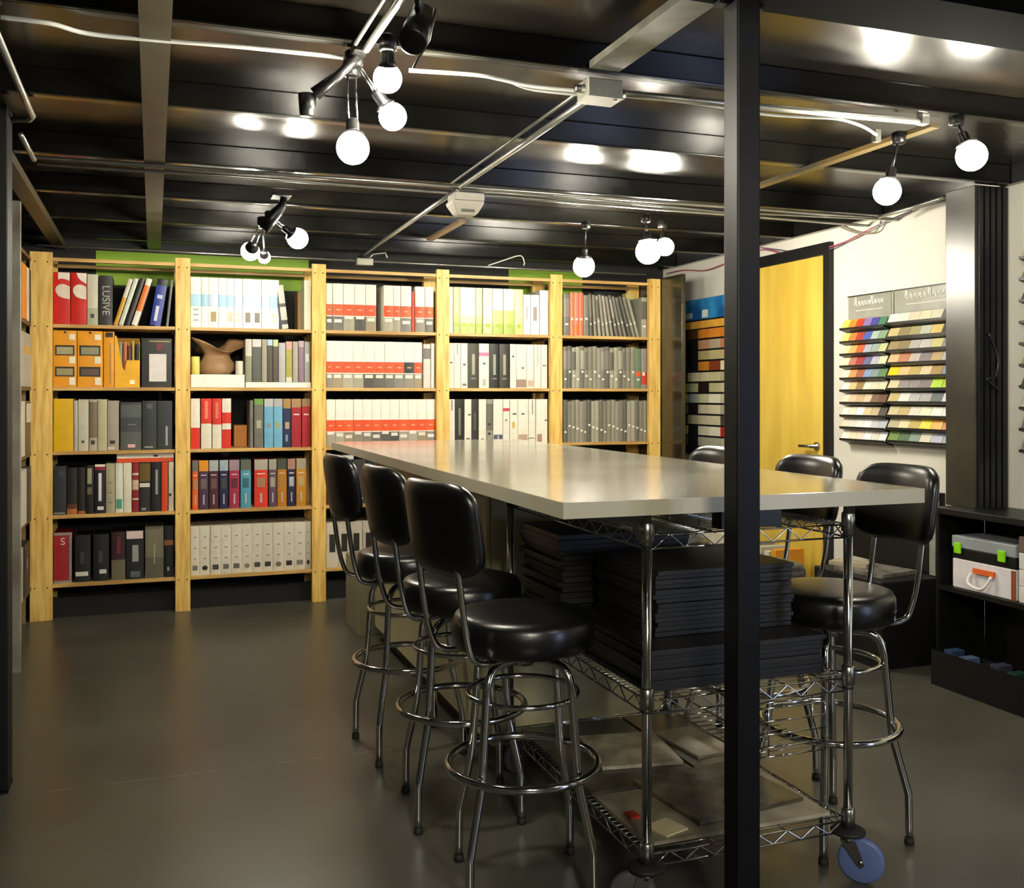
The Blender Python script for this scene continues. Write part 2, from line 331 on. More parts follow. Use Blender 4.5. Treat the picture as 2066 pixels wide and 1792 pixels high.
# ------------------------------------------------------------------ posts and columns
po = thing('steel_post', 'black square steel post in front of the table', 'post', (1.312, 2.03, 0))
PST = mat('08080a', .45, spec=.22, var=.2, scale=9, bump=.05)
MB().box((-.031, -.031, .008), (.031, .031, 2.26), PST).build('post_tube', po, bevel=.004)
MB().box((-.07, -.07, 0), (.07, .07, .008), PST).build('base_plate', po)
MB().box((-.06, -.0, 2.252), (.06, .03, 2.26), PST).build('cap_plate', po)
po = thing('steel_post', 'black post cut by the left edge of the photo', 'post', (-.517, 3.75, 0))
MB().box((-.06, -.06, .008), (.06, .06, 2.30), mat('060607', .5, spec=.3)).build('post_tube', po, bevel=.004)
MB().box((-.062, -.062, 0), (.062, .062, .008), PST).build('base_plate', po)
one('end_post', (-.685, 5.28, 0), (-.600, 5.325, ZJ-.05), mat('a5a295', .6, dark='6e6658', scale=3), 'pale grey timber post beside the left black post', 'post')
cl = thing('wall_column', 'wide dark column with a satin left face right of the sample racks', 'column', (3.6, 3.62, .80))
COLM = mat('3c392f', .30, dark='26241e', scale=3, spec=.5, metal=.0, rvar=.06)
MB().box((0, 0, 0), (.2, .185, 1.51), COLM).build('column_body', cl, bevel=.004)
q = MB()
for k in range(5): q.box((.012+k*.036, -.012, 0), (.036+k*.036, 0, 1.505), mat('101216', .4, spec=.4))
q.build('fluted_front', cl)
cable('hanging_cord', spl([(3.66, 3.60, 1.62), (3.70, 3.585, 1.50), (3.68, 3.58, 1.42), (3.64, 3.59, 1.40), (3.71, 3.585, 1.35)]), .006, BK, 'black coiled cord hanging on the dark column', 'cord')

# ------------------------------------------------------------------ wooden bookcase
UX = [(-.68, -.56), (.128, .215), (.958, 1.047), (1.786, 1.873), (2.606, 2.697), (3.38, 3.469)]
YS = 6.45; SD = .36
SZ = [1.749, 1.376, .995, .617, .21]
bc = thing('bookcase', 'long golden timber bookcase with five open bays along the back wall', 'bookcase', (1.4, YS, 0))
def rb(q, a, b, m): q.box((a[0]-1.4, a[1]-YS, a[2]), (b[0]-1.4, b[1]-YS, b[2]), m)
DOT = mat('3a2510', .7)
for i, (a, b) in enumerate(UX):
    q = MB(); rb(q, (a, YS-.02, 0), (b, YS+.018, 2.172), WOOD)
    for z in SZ+[2.13]:
        for sx in (.22, .78):
            cx_ = a+(b-a)*sx
            q.box((cx_-.004-1.4, -.0212, z-.02), (cx_+.004-1.4, -.0195, z-.012), DOT)
    q.build('upright', bc, bevel=.002)
    q = MB(); rb(q, (a, YS+SD-.04, 0), (b, YS+SD, 2.172), WOOD); q.build('upright', bc)
for i in range(5):
    a = UX[i][1]+.001; b = UX[i+1][0]-.001
    for z in SZ:
        q = MB(); rb(q, (a, YS-.012, z-.02), (b, YS+SD-.002, z), PINE)
        rb(q, (a, YS+.05, z-.034), (a+.02, YS+SD-.05, z-.0205), mat('5a4020', .6)); rb(q, (b-.02, YS+.05, z-.034), (b, YS+SD-.05, z-.0205), mat('5a4020', .6))
        q.build('shelf', bc)
    q = MB(); rb(q, (a, YS-.015, 2.122), (b, YS+.02, 2.142), PINE); q.build('top_rail', bc)
    q = MB(); rb(q, (a, YS+.3, 2.122), (b, YS+.34, 2.142), PINE); q.build('top_rail', bc)
q = MB(); rb(q, (UX[0][0]+.05, YS+.05, .0), (UX[5][1]-.05, YS+.07, .12), mat('0c0c0c', .8)); q.build('kick_board', bc)
# dark side panel at the right end
one('side_panel', (3.475, 6.13, 0), (3.505, 6.80, 2.178), mat('3a3428', .18, dark='231f16', spec=.7, scale=3, stretch=(1, 1, .4)), 'tall dark glossy board standing at the right end of the bookcase', 'panel', bevel=.002)

BAY = ['leftmost bay', 'second bay', 'middle bay', 'fourth bay', 'rightmost bay']
ROW = ['top shelf', 'second shelf', 'third shelf', 'fourth shelf', 'bottom shelf']
def volume(name, cat, w_, h, dep, base, segs, labs, loc, lean=0.0, pages=True, group=None, label='', texts=(), rot=0.0, polys=()):
    """a book or binder: spine towards the viewer, boards, page block, paper labels as parts"""
    q = MB(); bm = paper(base); hw = w_/2; t = min(.0035, w_*.2)
    cuts = [0.0, 1.0]
    for s_ in segs: cuts += [s_[0], s_[1]]
    cuts = sorted(set(cuts))
    bl = min(.0035, w_*.12)
    xs = [-hw, -hw*.5, 0, hw*.5, hw]; ys = [0, -bl*.75, -bl, -bl*.75, 0]
    for k in range(len(cuts)-1):
        v0, v1 = cuts[k], cuts[k+1]; mm = base
        for s_ in segs:
            if s_[0]-1e-6 <= (v0+v1)/2 <= s_[1]+1e-6: mm = s_[2]
        vs = [(xs[i], ys[i], v0*h) for i in range(5)]+[(xs[i], ys[i], v1*h) for i in range(5)]
        q.add(vs, [(i, i+1, i+6, i+5) for i in range(4)], paper(mm), True)
    q.add([(xs[i], ys[i], h) for i in range(5)]+[(hw, .003, h), (-hw, .003, h)], [tuple(range(7))], bm)
    q.box((-hw, 0, 0), (-hw+t, dep, h), bm); q.box((hw-t, 0, 0), (hw, dep, h), bm)
    if pages: q.box((-hw+t, .003, .004), (hw-t, dep-.006, h-.006), paper('d9d3c0'))
    else: q.box((-hw+t, .003, .004), (hw-t, dep-.006, h-.003), bm)
    lx = loc[0]; lz = loc[2]+abs(math.sin(lean))*hw+.0005
    o = q.build(name, loc=(lx, loc[1], lz), rot=(0, lean, rot))
    tag(o, label, cat, group)
    for k_, (u0, u1, v0, v1, c) in enumerate(labs):
        MB().box((-hw+u0*w_, -bl-.0010-.0004*k_, v0*h), (-hw+u1*w_, -bl-.0002 if u0 > .2 else -bl*.4, v1*h), paper(c)).build('spine_label', o)
    for (c, pl) in polys:
        n = len(pl); q = MB(); q.add([(-hw+u*w_, -bl-.0012, v*h) for u, v in pl]+[(-hw+u*w_, -bl*.3, v*h) for u, v in pl], [tuple(range(n))[::-1]]+[(i, (i+1) % n, n+(i+1) % n, n+i) for i in range(n)], paper(c)); q.build('spine_emblem', o)
    for (s_, v, size, c) in texts:
        fc = bpy.data.curves.new('spine_text', 'FONT'); fc.body = s_; fc.size = size; fc.extrude = .0004; fc.align_x = 'CENTER'; fc.align_y = 'CENTER'
        fc.materials.append(paper(c))
        tmp = bpy.data.objects.new('spine_text', fc); COL.objects.link(tmp); bpy.context.view_layer.update(); me_ = bpy.data.meshes.new_from_object(tmp); COL.objects.unlink(tmp); bpy.data.objects.remove(tmp)
        to = bpy.data.objects.new('spine_text', me_); COL.objects.link(to); to.parent = o
        to.rotation_euler = (math.radians(90), math.radians(90) if len(s_) > 1 else 0, 0); to.location = (0, -bl-.0014, v*h)
    return o
XBK = YS+.012
def row(bay, r, org, fac, items, dy=0.0):
    z = SZ[r]; n = 0
    for it in items:
        n += 1
        x0, x1, h, look, base = it[:5]; opt = it[5] if len(it) > 5 else {}
        a = P(org+x0*fac, 0, Y=XBK).x+.0008; b = P(org+x1*fac, 0, Y=XBK).x-.0008
        a = max(a, UX[bay][1]+.003); b = min(b, UX[bay+1][0]-.003)
        name = opt.get('name', 'binder'); cat = name.replace('_', ' ')
        lab = '%s, %s from left, %s, %s' % (look, ORD[n-1], ROW[r], BAY[bay])
        volume(name, cat, b-a, h, opt.get('d', .26), base, opt.get('segs', []), opt.get('labs', []), ((a+b)/2, XBK+random.uniform(0, .008)+opt.get('dy', 0), z+opt.get('dz', 0)), opt.get('lean', 0), opt.get('pages', name == 'book'),
               '%s on the %s of the %s' % (name.replace('_', ' ')+'s', ROW[r], BAY[bay]), lab, opt.get('texts', ()), 0.0, opt.get('polys', ()))
BKD = dict(name='book', d=.23)
def O(**k): return k
# bay 1
e1 = 0.2456
RW = 'c81608'
DOME = [(.97, .49), (.97, .73)]+[(.55+.43*math.cos(a), .66+.115*math.sin(a)) for a in [math.radians(60+15*k) for k in range(11)]]+[(.3, .54), (.6, .505)]
row(0, 0, 0, e1, [
 (434, 578, .31, 'red binder with pale dome, pale block on top', RW, O(polys=[('e6dccb', DOME), ('eee6d8', [(.28, .995), (.28, .86), (.5, .88), (.75, .865), (.96, .84), (.96, .995)])])),
 (582, 714, .31, 'red binder with pale dome and pale corner sweep', RW, O(polys=[('e6dccb', DOME), ('eee6d8', [(.35, .995), (.45, .91), (.65, .85), (.98, .79), (.98, .995)])])),
 (716, 806, .305, 'pale grey-green sample binder', 'c9c8b2', O(segs=[(0, .33, 'a9af94')], labs=[(.3, .65, .14, .22, '3f4238')])),
 (812, 925, .30, 'dark binder with grey vertical lettering', '2c2c29', O(texts=[('LUSIVE', .5, .06, 'a9a9a2')])),
 (930, 966, .295, 'white and mustard book leaning right', 'cdc8b8', O(segs=[(0, .6, 'c9992c')], lean=.30, **BKD)),
 (974, 1012, .30, 'pale green book leaning right', 'ccd2c0', O(lean=.30, **BKD)),
 (1022, 1066, .30, 'black book leaning right', '26241f', O(lean=.30, **BKD)),
 (1078, 1126, .30, 'orange and white book leaning right', 'e1ddd0', O(segs=[(.3, .85, 'd9742a')], lean=.30, **BKD)),
 (1228, 1318, .29, 'deep blue binder with black top, leaning right', '24388c', O(segs=[(.86, 1, '101010')], labs=[(.3, .6, .1, .42, 'c8ccd8'), (.25, .75, .58, .66, 'b8c0d8')], lean=.16)),
 (1362, 1384, .29, 'thin grey book leaning beside blue binder', '7a7c78', O(lean=.10, **BKD)),
])
OR_ = 'e39a12'
def obox(x0, x1, lab, c1, c2): return (x0, x1, .337, lab, OR_, O(name='storage_box', pages=True, segs=[], labs=[
    (.08, .9, .56, .74, '1a1510'), (.14, .84, .58, .71, c1), (.08, .9, .19, .36, '1a1510'), (.14, .84, .21, .33, c2),
    (.68, .93, .84, .94, 'efe6cc'), (.68, .93, .42, .54, 'efe6cc'), (.68, .93, .04, .17, 'efe6cc'), (.45, .55, .95, .985, '201808')]))
row(0, 1, 0, e1, [
 obox(425, 632, 'left orange two-window box of a pair', 'a8a47c', '9a9268'), obox(636, 846, 'right orange two-window box of a pair', '8e8c70', '5c4a40'),
 (850, 938, .335, 'slim orange box with black top slot', OR_, O(name='storage_box', pages=True, labs=[(.2, .9, .9, .985, '120d08'), (.6, .72, .05, .8, 'a8801c')])),
])
# magazine holder and its contents
def holder():
    a = P(942*e1, 0, Y=XBK).x; b = P(1148*e1, 0, Y=XBK).x; w_ = b-a; q = MB(); ym = paper('eab012')
    prof = [(0, 0), (w_, 0), (w_, .165), (w_*.48, .165), (w_*.40, .10), (.045, .12), (.012, .31), (0, .31)]
    vs = [(x, 0, z) for x, z in prof]+[(x, .004, z) for x, z in prof]; n = len(prof)
    q.add(vs, [tuple(range(n)), tuple(reversed(range(n, 2*n)))]+[((i+1) % n, i, n+i, n+(i+1) % n) for i in range(n)], ym)
    q.box((0, .004, 0), (.003, .24, .31), ym); q.box((w_-.003, .004, 0), (w_, .24, .28), ym); q.box((.003, .236, 0), (w_-.003, .24, .31), ym); q.box((.003, .004, 0), (w_-.003, .236, .003), ym)
    t = tag(q.build('magazine_holder', loc=(a, XBK, SZ[1]+.0005)), 'yellow card magazine holder with stepped front, second shelf, leftmost bay', 'magazine holder')
    MB().box((w_*.6, -.001, .02), (w_*.8, 0, .045), paper('f0e8d0')).build('logo_label', t)
    for k, (u0, u1, h, c, nm) in enumerate(((.14, .3, .27, '8a8468', 'olive grey'), (.34, .48, .27, 'b0603c', 'rust'), (.5, .64, .25, '5c2820', 'dark red'), (.68, .78, .28, '9a8c30', 'mustard'), (.82, .96, .26, '1c1812', 'black'))):
        volume('folder', 'folder', (u1-u0)*w_, h, .2, c, [], [], (a+(u0+u1)/2*w_, XBK+.012, SZ[1]+.004), 0, True, 'folders in the yellow magazine holder', '%s folder standing in the yellow magazine holder' % nm)
holder()
row(0, 1, 0, e1, [(1162, 1412, .30, 'black box with white hand-written label', '22221f', O(name='storage_box', pages=True, labs=[(.25, .82, .12, .68, 'd9d3cc'), (.25, .95, .93, .95, 'b09a58'), (.5, .68, .76, .9, '6a1c20')]))])
row(0, 2, 0, e1, [
 (440, 603, .312, 'plain bright yellow box file', 'd9ae08'), (606, 640, .30, 'thin pale grey binder', 'b4b0a4'),
 (642, 728, .308, 'grey-white binder with small dark dot', 'c2beaa', O(labs=[(.3, .6, .15, .2, '4a4a42')])),
 (732, 800, .308, 'brown mottled binder', 'b0aa94', O(segs=[(.25, .95, '7a6a54')], labs=[(.2, .7, .12, .2, '3a342a')])),
 (803, 880, .308, 'cream green binder', 'b7b490'), (883, 978, .30, 'taupe binder with dark logo', 'a39a8a', O(labs=[(.2, .65, .13, .2, '38322a'), (.0, .6, .02, .07, 'd9c8bc')])),
 (988, 1163, .29, 'wide charcoal box with grey panels', '3c3f3e', O(segs=[(.0, .38, '555854'), (.68, .95, '565a5a')], labs=[(.35, .7, .05, .12, 'd8a8a8'), (.35, .72, .52, .54, '777777')])),
 (1168, 1288, .298, 'slate binder with ring logo', '2e3430', O(labs=[(.15, .75, .04, .07, '9a9a94'), (.3, .7, .84, .94, '4e5650')])),
 (1292, 1416, .298, 'dark slate binder with thin white lettering', '333836', O(labs=[(.55, .7, .08, .48, 'a8aca8')])),
])
row(0, 3, 0, e1, [
 (442, 545, .29, 'navy slate binder', '262b33', O(labs=[(.0, .9, .02, .05, '8a8a84'), (.4, .8, .8, .88, '3c444e')])),
 (550, 636, .28, 'black binder with warm picture at foot', '161310', O(segs=[(0, .12, 'b06a38'), (.12, .22, '5a3020')])),
 (640, 700, .28, 'black binder with orange foot', '1b1913', O(segs=[(0, .07, 'a0623a')])),
 (704, 772, .29, 'black binder with beige lettering strip', '14130f', O(labs=[(.2, .75, .62, .94, '9a9a7c'), (.2, .75, .4, .55, '6a6448')])),
 (778, 866, .295, 'black binder with white lettering and red top', '16131c', O(segs=[(.88, .95, '8c1830'), (.95, 1, 'e0d8c8')], labs=[(.35, .65, .25, .82, 'd8d8dc'), (.25, .85, .07, .14, 'dcdcd4')])),
 (870, 945, .30, 'beige binder with fine lines', 'a8a284', O(labs=[(.25, .75, .2, .22, '7c765c'), (.25, .75, .4, .42, '7c765c'), (.25, .75, .6, .62, '7c765c')])),
 (948, 1012, .30, 'white binder with green label', 'd8dcc8', O(labs=[(.1, .85, .08, .27, '4a9a80')])), (1014, 1082, .30, 'white narrow binder', 'dcdac4'),
 (1086, 1140, .30, 'dark red white-banded binder', '8c1c28', O(segs=[(.75, .79, 'd8ccb8'), (.45, .65, 'd0b89c'), (.25, .28, 'd8ccb8')])),
 (1144, 1236, .30, 'brown and black binder with white label', '2a2424', O(segs=[(.62, .98, '6a5220')], labs=[(.02, .95, .5, .58, 'd8d0c4'), (.2, .6, .03, .08, '8a8c88')])),
 (1240, 1322, .30, 'black binder with white lettering', '17171b', O(labs=[(.45, .7, .35, .85, '9a9a98')])),
 (1326, 1382, .30, 'orange-red binder', 'd4481c'), (1385, 1428, .30, 'cream white binder with finger hole', 'dcd8c4', O(labs=[(.1, .5, .3, .36, '181410')])),
])
fb = volume('binder', 'binder', .054, .325, .24, 'e0dcc8', [], [(.0, .48, .0, 1, 'd84c18'), (.6, .82, .28, .36, '181410')], (P(350, 0, Y=XBK).x-.01, XBK+.004, SZ[3]+.3265+.0005), 0, False, None, 'white and orange binder lying flat on the upright ones, leftmost bay')
fb.rotation_euler = (0, math.radians(-90), 0); fb.location.z = SZ[3]+.302+.0275; fb.location.x = .118
row(0, 4, 0, e1, [
 (440, 590, .30, 'red box with silver border and white letter S', '9a1c24', O(segs=[(0, .05, '8c8c88'), (.95, 1, '8c8c88')], labs=[(.86, 1, .05, .95, '85857f')], texts=[('S', .82, .06, 'd8cfc4')], name='storage_box')),
 (612, 745, .28, 'black box with white label', '141416', O(labs=[(.05, .85, .13, .22, 'd0d0c4'), (.35, .6, .4, .65, '3c3c3c')], name='storage_box')),
 (765, 895, .28, 'black box with small white label', '131315', O(labs=[(.4, .85, .16, .25, 'd4d4cc'), (.35, .6, .4, .65, '3a3a3c')], name='storage_box')),
 (915, 1030, .29, 'dark red and beige binder', '2c1418', O(segs=[(0, .42, '6c6650')], labs=[(.4, .65, .55, .9, '6e1c26')])),
 (1035, 1182, .295, 'black box with white top label and grey oval', '17191b', O(labs=[(0.02, .96, .83, .99, 'd9c8be'), (.35, .7, .36, .7, '9aa49c'), (.25, .8, .04, .16, '55626a')], name='storage_box')),
 (1192, 1345, .315, 'taupe box with pale paper on top', '5f5b4c', O(segs=[(.4, .95, '77725c')], labs=[(.47, .53, .28, .66, 'a8a48c')], name='storage_box')),
 (1350, 1425, .315, 'black box with orange band', '1c1c1e', O(segs=[(.62, .72, '8a6030')], labs=[(.3, .55, .12, .2, 'a8a8a0')], name='storage_box')),
])
# bay 2
e2 = .2343
sw = [('a09a98', 3), None, ('9a8650', 1), None, ('c9bc94', 1), ('d8d0a0', 2), ('7c7868', 1), ('78706c', 1), None, ('c8c8b0', 2)]
ed = [190, 282, 342, 430, 500, 566, 640, 722, 802, 872, 952]
names = ['grey printed patches', 'plain foot', 'olive brown patch', 'plain foot', 'pale tan patch', 'pale yellow patches', 'dark grey patch', 'umber patch', 'empty foot', 'pale green patches']
its = []
for k in range(10):
    L_ = []
    if sw[k]:
        c, n = sw[k]
        if n == 1: L_ = [(.25, .8, .12, .32, c)]
        elif n == 2: L_ = [(.25, .7, .13, .18, c), (.25, .7, .25, .30, c)]
        else: L_ = [(.25, .75, .13, .16, c), (.25, .75, .24, .27, c), (.25, .75, .34, .37, c)]
    its.append((ed[k], ed[k+1], .312, 'white binder with light blue band, %s' % names[k], 'efefe6', O(segs=[(.42, .66, 'a9d3ea' if k in (0, 1, 3, 4, 9) else 'c2d4ec')], labs=L_)))
its.append((962, 1035, .28, 'mottled black and white binder leaning left', 'c9c7bd', O(segs=[(.1, .2, '3a3a34'), (.5, .58, '55544a')], lean=-.12, labs=[(.0, .25, .0, .9, '1c2420')])))
row(1, 0, 340, e2, its)
x0 = P(340+1168*e2, 0, Y=XBK).x
one('storage_box', (x0, XBK, SZ[0]+.001), (UX[2][0]-.003, XBK+.14, SZ[0]+.318), paper('e6dfc0'), 'cream upright board box against the upright, top shelf, second bay', 'storage box', bevel=.001)
x0 = P(340+1098*e2, 0, Y=6.7).x
one('carton', (x0, 6.62, SZ[0]+.001), (x0+.08, 6.78, SZ[0]+.26), paper('9a7a48'), 'brown carton at the back of the top shelf, second bay', 'carton', bevel=.002)
# row 2: white tray with tan object, plastic tub
xa = P(340+192*e2, 0, Y=XBK).x; xb = P(340+655*e2, 0, Y=XBK).x; z = SZ[1]
one('storage_box', (xa, XBK, z+.001), (xb, XBK+.28, z+.082), paper('efece0'), 'low white box under the tan crumpled form, second bay', 'storage box', bevel=.002)
tb = MB(); TAN = mat('a5835c', .55, scale=9, dark='8a6640', bump=.2, lo=.3, hi=.7)
n = 28; prof = [(0, .085), (.03, .115), (.07, .11), (.10, .085), (.125, .075), (.15, .10), (.175, .135), (.185, .15)]
vs = []; fs = []
for i, (hz, r) in enumerate(prof):
    for k in range(n):
        a = 2*math.pi*k/n; lob = 1+(.22*math.cos(3*a+.6)+.1*math.cos(5*a))*(i/7.0)**1.5; zz = hz*(1+.25*math.sin(2*a+.5)*(i/7.0)**2)
        vs.append((r*lob*math.cos(a), r*.62*lob*math.sin(a), zz))
for i in range(len(prof)-1):
    for k in range(n): l = (k+1) % n; fs.append((i*n+k, i*n+l, (i+1)*n+l, (i+1)*n+k))
fs.append(tuple(reversed(range(n))))
tb.add(vs, fs, TAN, True)
o = tb.build('leather_pouch', loc=((xa+xb)/2-.005, XBK+.13, z+.083)); so = o.modifiers.new('s', 'SOLIDIFY'); so.thickness = .004
tag(o, 'tan crumpled open pouch standing on the low white box', 'pouch')
def roll(x, zz, r, h, c, lab):
    q = MB(); q.lathe([(r*.9, 0), (r, .004), (r, h-.004), (r*.9, h)], paper(c), 18); tag(q.build('paper_cup', loc=(x, XBK+.03, zz)), lab, 'cup')
roll(xa+.028, z+.083, .026, .11, 'e8dc70', 'yellow cup left of the tan pouch')
roll(xb-.03, z+.083, .024, .085, 'e0d8c4', 'white cup right of the tan pouch')
xc = P(340+664*e2, 0, Y=XBK).x; xd = UX[2][0]-.004
one('display_board', (xc, XBK, z+.001), (xd, XBK+.25, z+.035), paper('e6e6dc'), 'white flat board under the mixed sample books, second bay', 'board', bevel=.001)
row(1, 1, 340, e2, [
 (662, 718, .27, 'pale sample book with green foot', 'c4c2b0', O(segs=[(0, .6, '8c8f74')], dz=.036, **BKD)), (722, 800, .27, 'dark grey sample book', 'c9c6c2', O(segs=[(0, .82, '55564e')], dz=.036, **BKD)),
 (803, 848, .27, 'greige sample book', '9c9882', O(dz=.036, **BKD)), (850, 897, .27, 'dark brown sample book with blue top', '4c463c', O(segs=[(.86, 1, 'a8c4dc')], dz=.036, **BKD)),
 (900, 946, .27, 'brown sample book with green top', '544a42', O(segs=[(.84, 1, 'b8c88c')], dz=.036, **BKD)), (950, 1008, .25, 'light grey sample book', 'b0b0ae', O(dz=.036, **BKD)),
 (1012, 1066, .26, 'yellow-green sample book with pink top', 'a8a040', O(segs=[(.8, 1, 'c89a90'), (0, .12, 'd8d4c0')], dz=.036, **BKD)), (1070, 1116, .26, 'grey-beige sample book', 'a5a090', O(dz=.036, **BKD)),
 (1120, 1168, .265, 'mauve sample book', '8c7080', O(segs=[(.85, 1, 'b8a0a8')], dz=.036, **BKD)), (1172, 1218, .26, 'silver grey sample book', 'a4a4a0', O(dz=.036, labs=[(.2, .8, .5, .7, 'd0d0d0')], **BKD)),
])
R2 = 'd82c14'
row(1, 2, 340, e2, [
 (192, 272, .312, 'white binder with red lower third', 'e6dfcc', O(segs=[(0, .42, R2)])),
 (280, 372, .312, 'red-orange binder with white lower half', R2, O(segs=[(0, .5, 'e2dcc8')], labs=[(.35, .65, .6, .95, 'e08060')])),
 (376, 458, .312, 'red binder with white lower half', 'd4301a', O(segs=[(0, .48, 'dcd8c0')], labs=[(.35, .65, .6, .92, 'd87060')])),
 (462, 540, .312, 'white and red striped binder', 'e6e0cc', O(segs=[(0, .38, R2), (.5, .72, R2)])),
])
x0 = P(340+565*e2, 0, Y=6.6).x
one('carton', (x0, 6.60, SZ[2]+.001), (x0+.08, 6.75, SZ[2]+.14), mat('b8762c', .6), 'orange-brown carton in the gap of the third shelf, second bay', 'carton', bevel=.002)
row(1, 2, 340, e2, [
 (700, 730, .30, 'thin grey book left of the green-topped one', '77716c', O(**BKD)),
 (738, 818, .31, 'grey binder with green top', '6c6a60', O(segs=[(.88, 1, '6a9a3c')], labs=[(.25, .75, .4, .56, 'a8a890')])),
 (824, 903, .31, 'light blue binder with grey-white label', '6ca8c8', O(segs=[(.84, 1, 'b8b8b4')], labs=[(.3, .7, .42, .5, '8a8a88')])),
 (907, 983, .31, 'light blue binder with gold label', '70aecb', O(segs=[(.84, 1, 'b0aca8')], labs=[(.3, .7, .4, .52, 'b0a058')])),
 (987, 1054, .31, 'navy binder with tan label', '1d2c50', O(segs=[(.8, 1, 'a8824c')], labs=[(.25, .8, .38, .52, 'b09a78'), (.3, .6, .12, .26, '8a92b0')])),
 (1060, 1144, .31, 'dark red binder with picture top', 'a01c24', O(segs=[(.82, 1, 'a88458')], labs=[(.2, .8, .66, .69, 'd8c8c0')])),
 (1150, 1222, .31, 'crimson binder at the shelf end', 'a81c22', O(segs=[(.84, 1, '96784c')], labs=[(.2, .8, .66, .69, 'd8b8b0')])),
])
f4 = .2008
def cb(x0, x1, lk, c, top, lab): return (x0, x1, .305, lk, c, O(segs=[(.78, 1, top)], labs=[(.2, .8, .42, .62, lab), (.2, .8, .69, .71, 'd8c8c0'), (.42, .58, .1, .3, 'c0b0b0')]))
row(1, 3, 340, f4, [
 cb(238, 300, 'orange binder with grey top', 'd85c24', '6a6a6a', 'a88460'), cb(306, 402, 'purple binder with orange top', '46304c', 'e0901c', '6c6058'),
 cb(408, 502, 'maroon binder with pale top', '4a2430', 'a8b0b0', '6a5048'), cb(512, 600, 'navy binder with grey patterned top', '1c2448', 'a0b0b8', '3c463c'),
 cb(610, 714, 'magenta red binder', 'a02c48', '98808c', '5c1c2c'), cb(724, 830, 'sky blue binder with dark squares', '4c98b4', '5c6454', '38606c'),
 cb(862, 998, 'wide red-orange binder', 'd8381c', 'a8a494', 'a07858'), cb(1008, 1086, 'grey-purple binder', '5c485c', 'a09c8c', 'a89c84'),
 cb(1094, 1190, 'mustard binder with brown label', 'b87818', '40483c', 'a8783c'), cb(1196, 1276, 'navy binder with white label', '1c2040', 'a87c6c', 'b0b0ac'),
 cb(1284, 1382, 'mustard yellow binder with pale label', 'c08420', '9a9078', 'b89c64')])
sq = [('77736c', 0), ('22221f', 1), ('44443c', 0), ('6c6c64', 0), ('68645c', 0), ('8a7a68', 1), ('4c483f', 0), ('3c3a34', 0), ('7c6c5c', 1), ('34322c', 0), ('8c8878', 0), ('2a2622', 1)]
ed = [222, 312, 420, 528, 630, 738, 842, 946, 1052, 1160, 1264, 1376, 1440]
its = []
for k in range(12):
    c, rd = sq[k]
    L_ = ([] if rd else [(.2, .78, .10, .20, c)])+[(.35, .65, .32+.11*j, .345+.11*j, '9c9484') for j in range(0, 5, 2)]
    its.append((ed[k], ed[k+1], .305, 'white binder with %s %s mark' % ({'77736c': 'grey', '22221f': 'black', '44443c': 'dark', '6c6c64': 'stone grey', '68645c': 'grey-brown', '8a7a68': 'tan', '4c483f': 'charcoal', '3c3a34': 'near-black', '7c6c5c': 'brown', '34322c': 'black', '8c8878': 'pale grey', '2a2622': 'black'}[c], 'round' if rd else 'square'), 'dcd6c4', O(labs=L_, polys=[(c, [(.5+.27*math.cos(a*math.pi/8), .14+.05*math.sin(a*math.pi/8)) for a in range(16)])] if rd else ())))
row(1, 4, 340, f4, its)
# bay 3: orange banded binders
def ob(x0, x1, k, dark=False, thin=False):
    cs = ['5c5a50', '8a8578', 'a09c88', '6c6860', '9a8c70', '4a4a44', '807c74', 'a8a490']
    low = cs[k % 8]; o_ = 'e8501c' if k % 3 else 'ee5a22'
    nm = ['dark grey', 'grey', 'pale grey', 'charcoal', 'tan', 'black', 'mid grey', 'cream'][k % 8]
    if dark: o_ = '2c2e28'
    return (x0, x1, .305, 'white binder with %s band and %s foot' % ('black' if dark else 'orange', nm), 'ece8da', O(segs=[(0, .30, low), (.32, .56, o_)],
            labs=[(.12, .85, .17+.04*(k % 3), .24+.04*(k % 3), 'e6e2d6'), (.3, .7, .43, .455, 'f4a880')]))
f5 = .2233
row(2, 0, 640, f5, [ob(82, 140, 0), ob(142, 236, 3), ob(238, 336, 2), ob(338, 438, 5), ob(440, 534, 4)]+[ob(602, 690, 7), ob(692, 755, 2), ob(757, 852, 6),
    (856, 878, .27, 'thin red-orange book', 'e2502c', O(**BKD)), ob(886, 974, 1), ob(976, 1052, 3)])
ed = [82, 140, 230, 325, 420, 520, 610, 696, 786, 878, 950]
row(2, 1, 640, f5, [ob(ed[k], ed[k+1], k*3+1, dark=(k == 8)) for k in range(10)]+[(962, 1026, .295, 'grey and white marbled binder', 'cfc8bf', O(segs=[(.66, .9, '77706c')])), (1030, 1062, .30, 'narrow white binder', 'e8e4d4')])
row(2, 2, 640, f5, [ob(82+82.3*k, 82+82.3*(k+1), k*5+2) for k in range(12)])
cs4 = [('7c1c1c', 'dark red'), ('1c1a18', 'black'), ('3c3a3a', 'charcoal'), ('222220', 'soot black'), ('5a2c20', 'brown'), ('1a1a20', 'blue-black'), ('44423c', 'stone'), ('2a2c2a', 'green-black')]
row(2, 3, 640, f5, [(85+120*k, 85+120*(k+1)-6, .29, '%s binder' % cs4[k][1], cs4[k][0], O(labs=[(.2, .8, .1, .14, 'a8a8a0')])) for k in range(8)])
one('paper_stack', (P(660, 0, Y=6.5).x+.02, 6.475, SZ[3]+.292), (P(712, 0, Y=6.5).x, 6.68, SZ[3]+.318), paper('c8c8c4'), 'loose white papers lying on dark binders, fourth shelf, middle bay', 'papers')
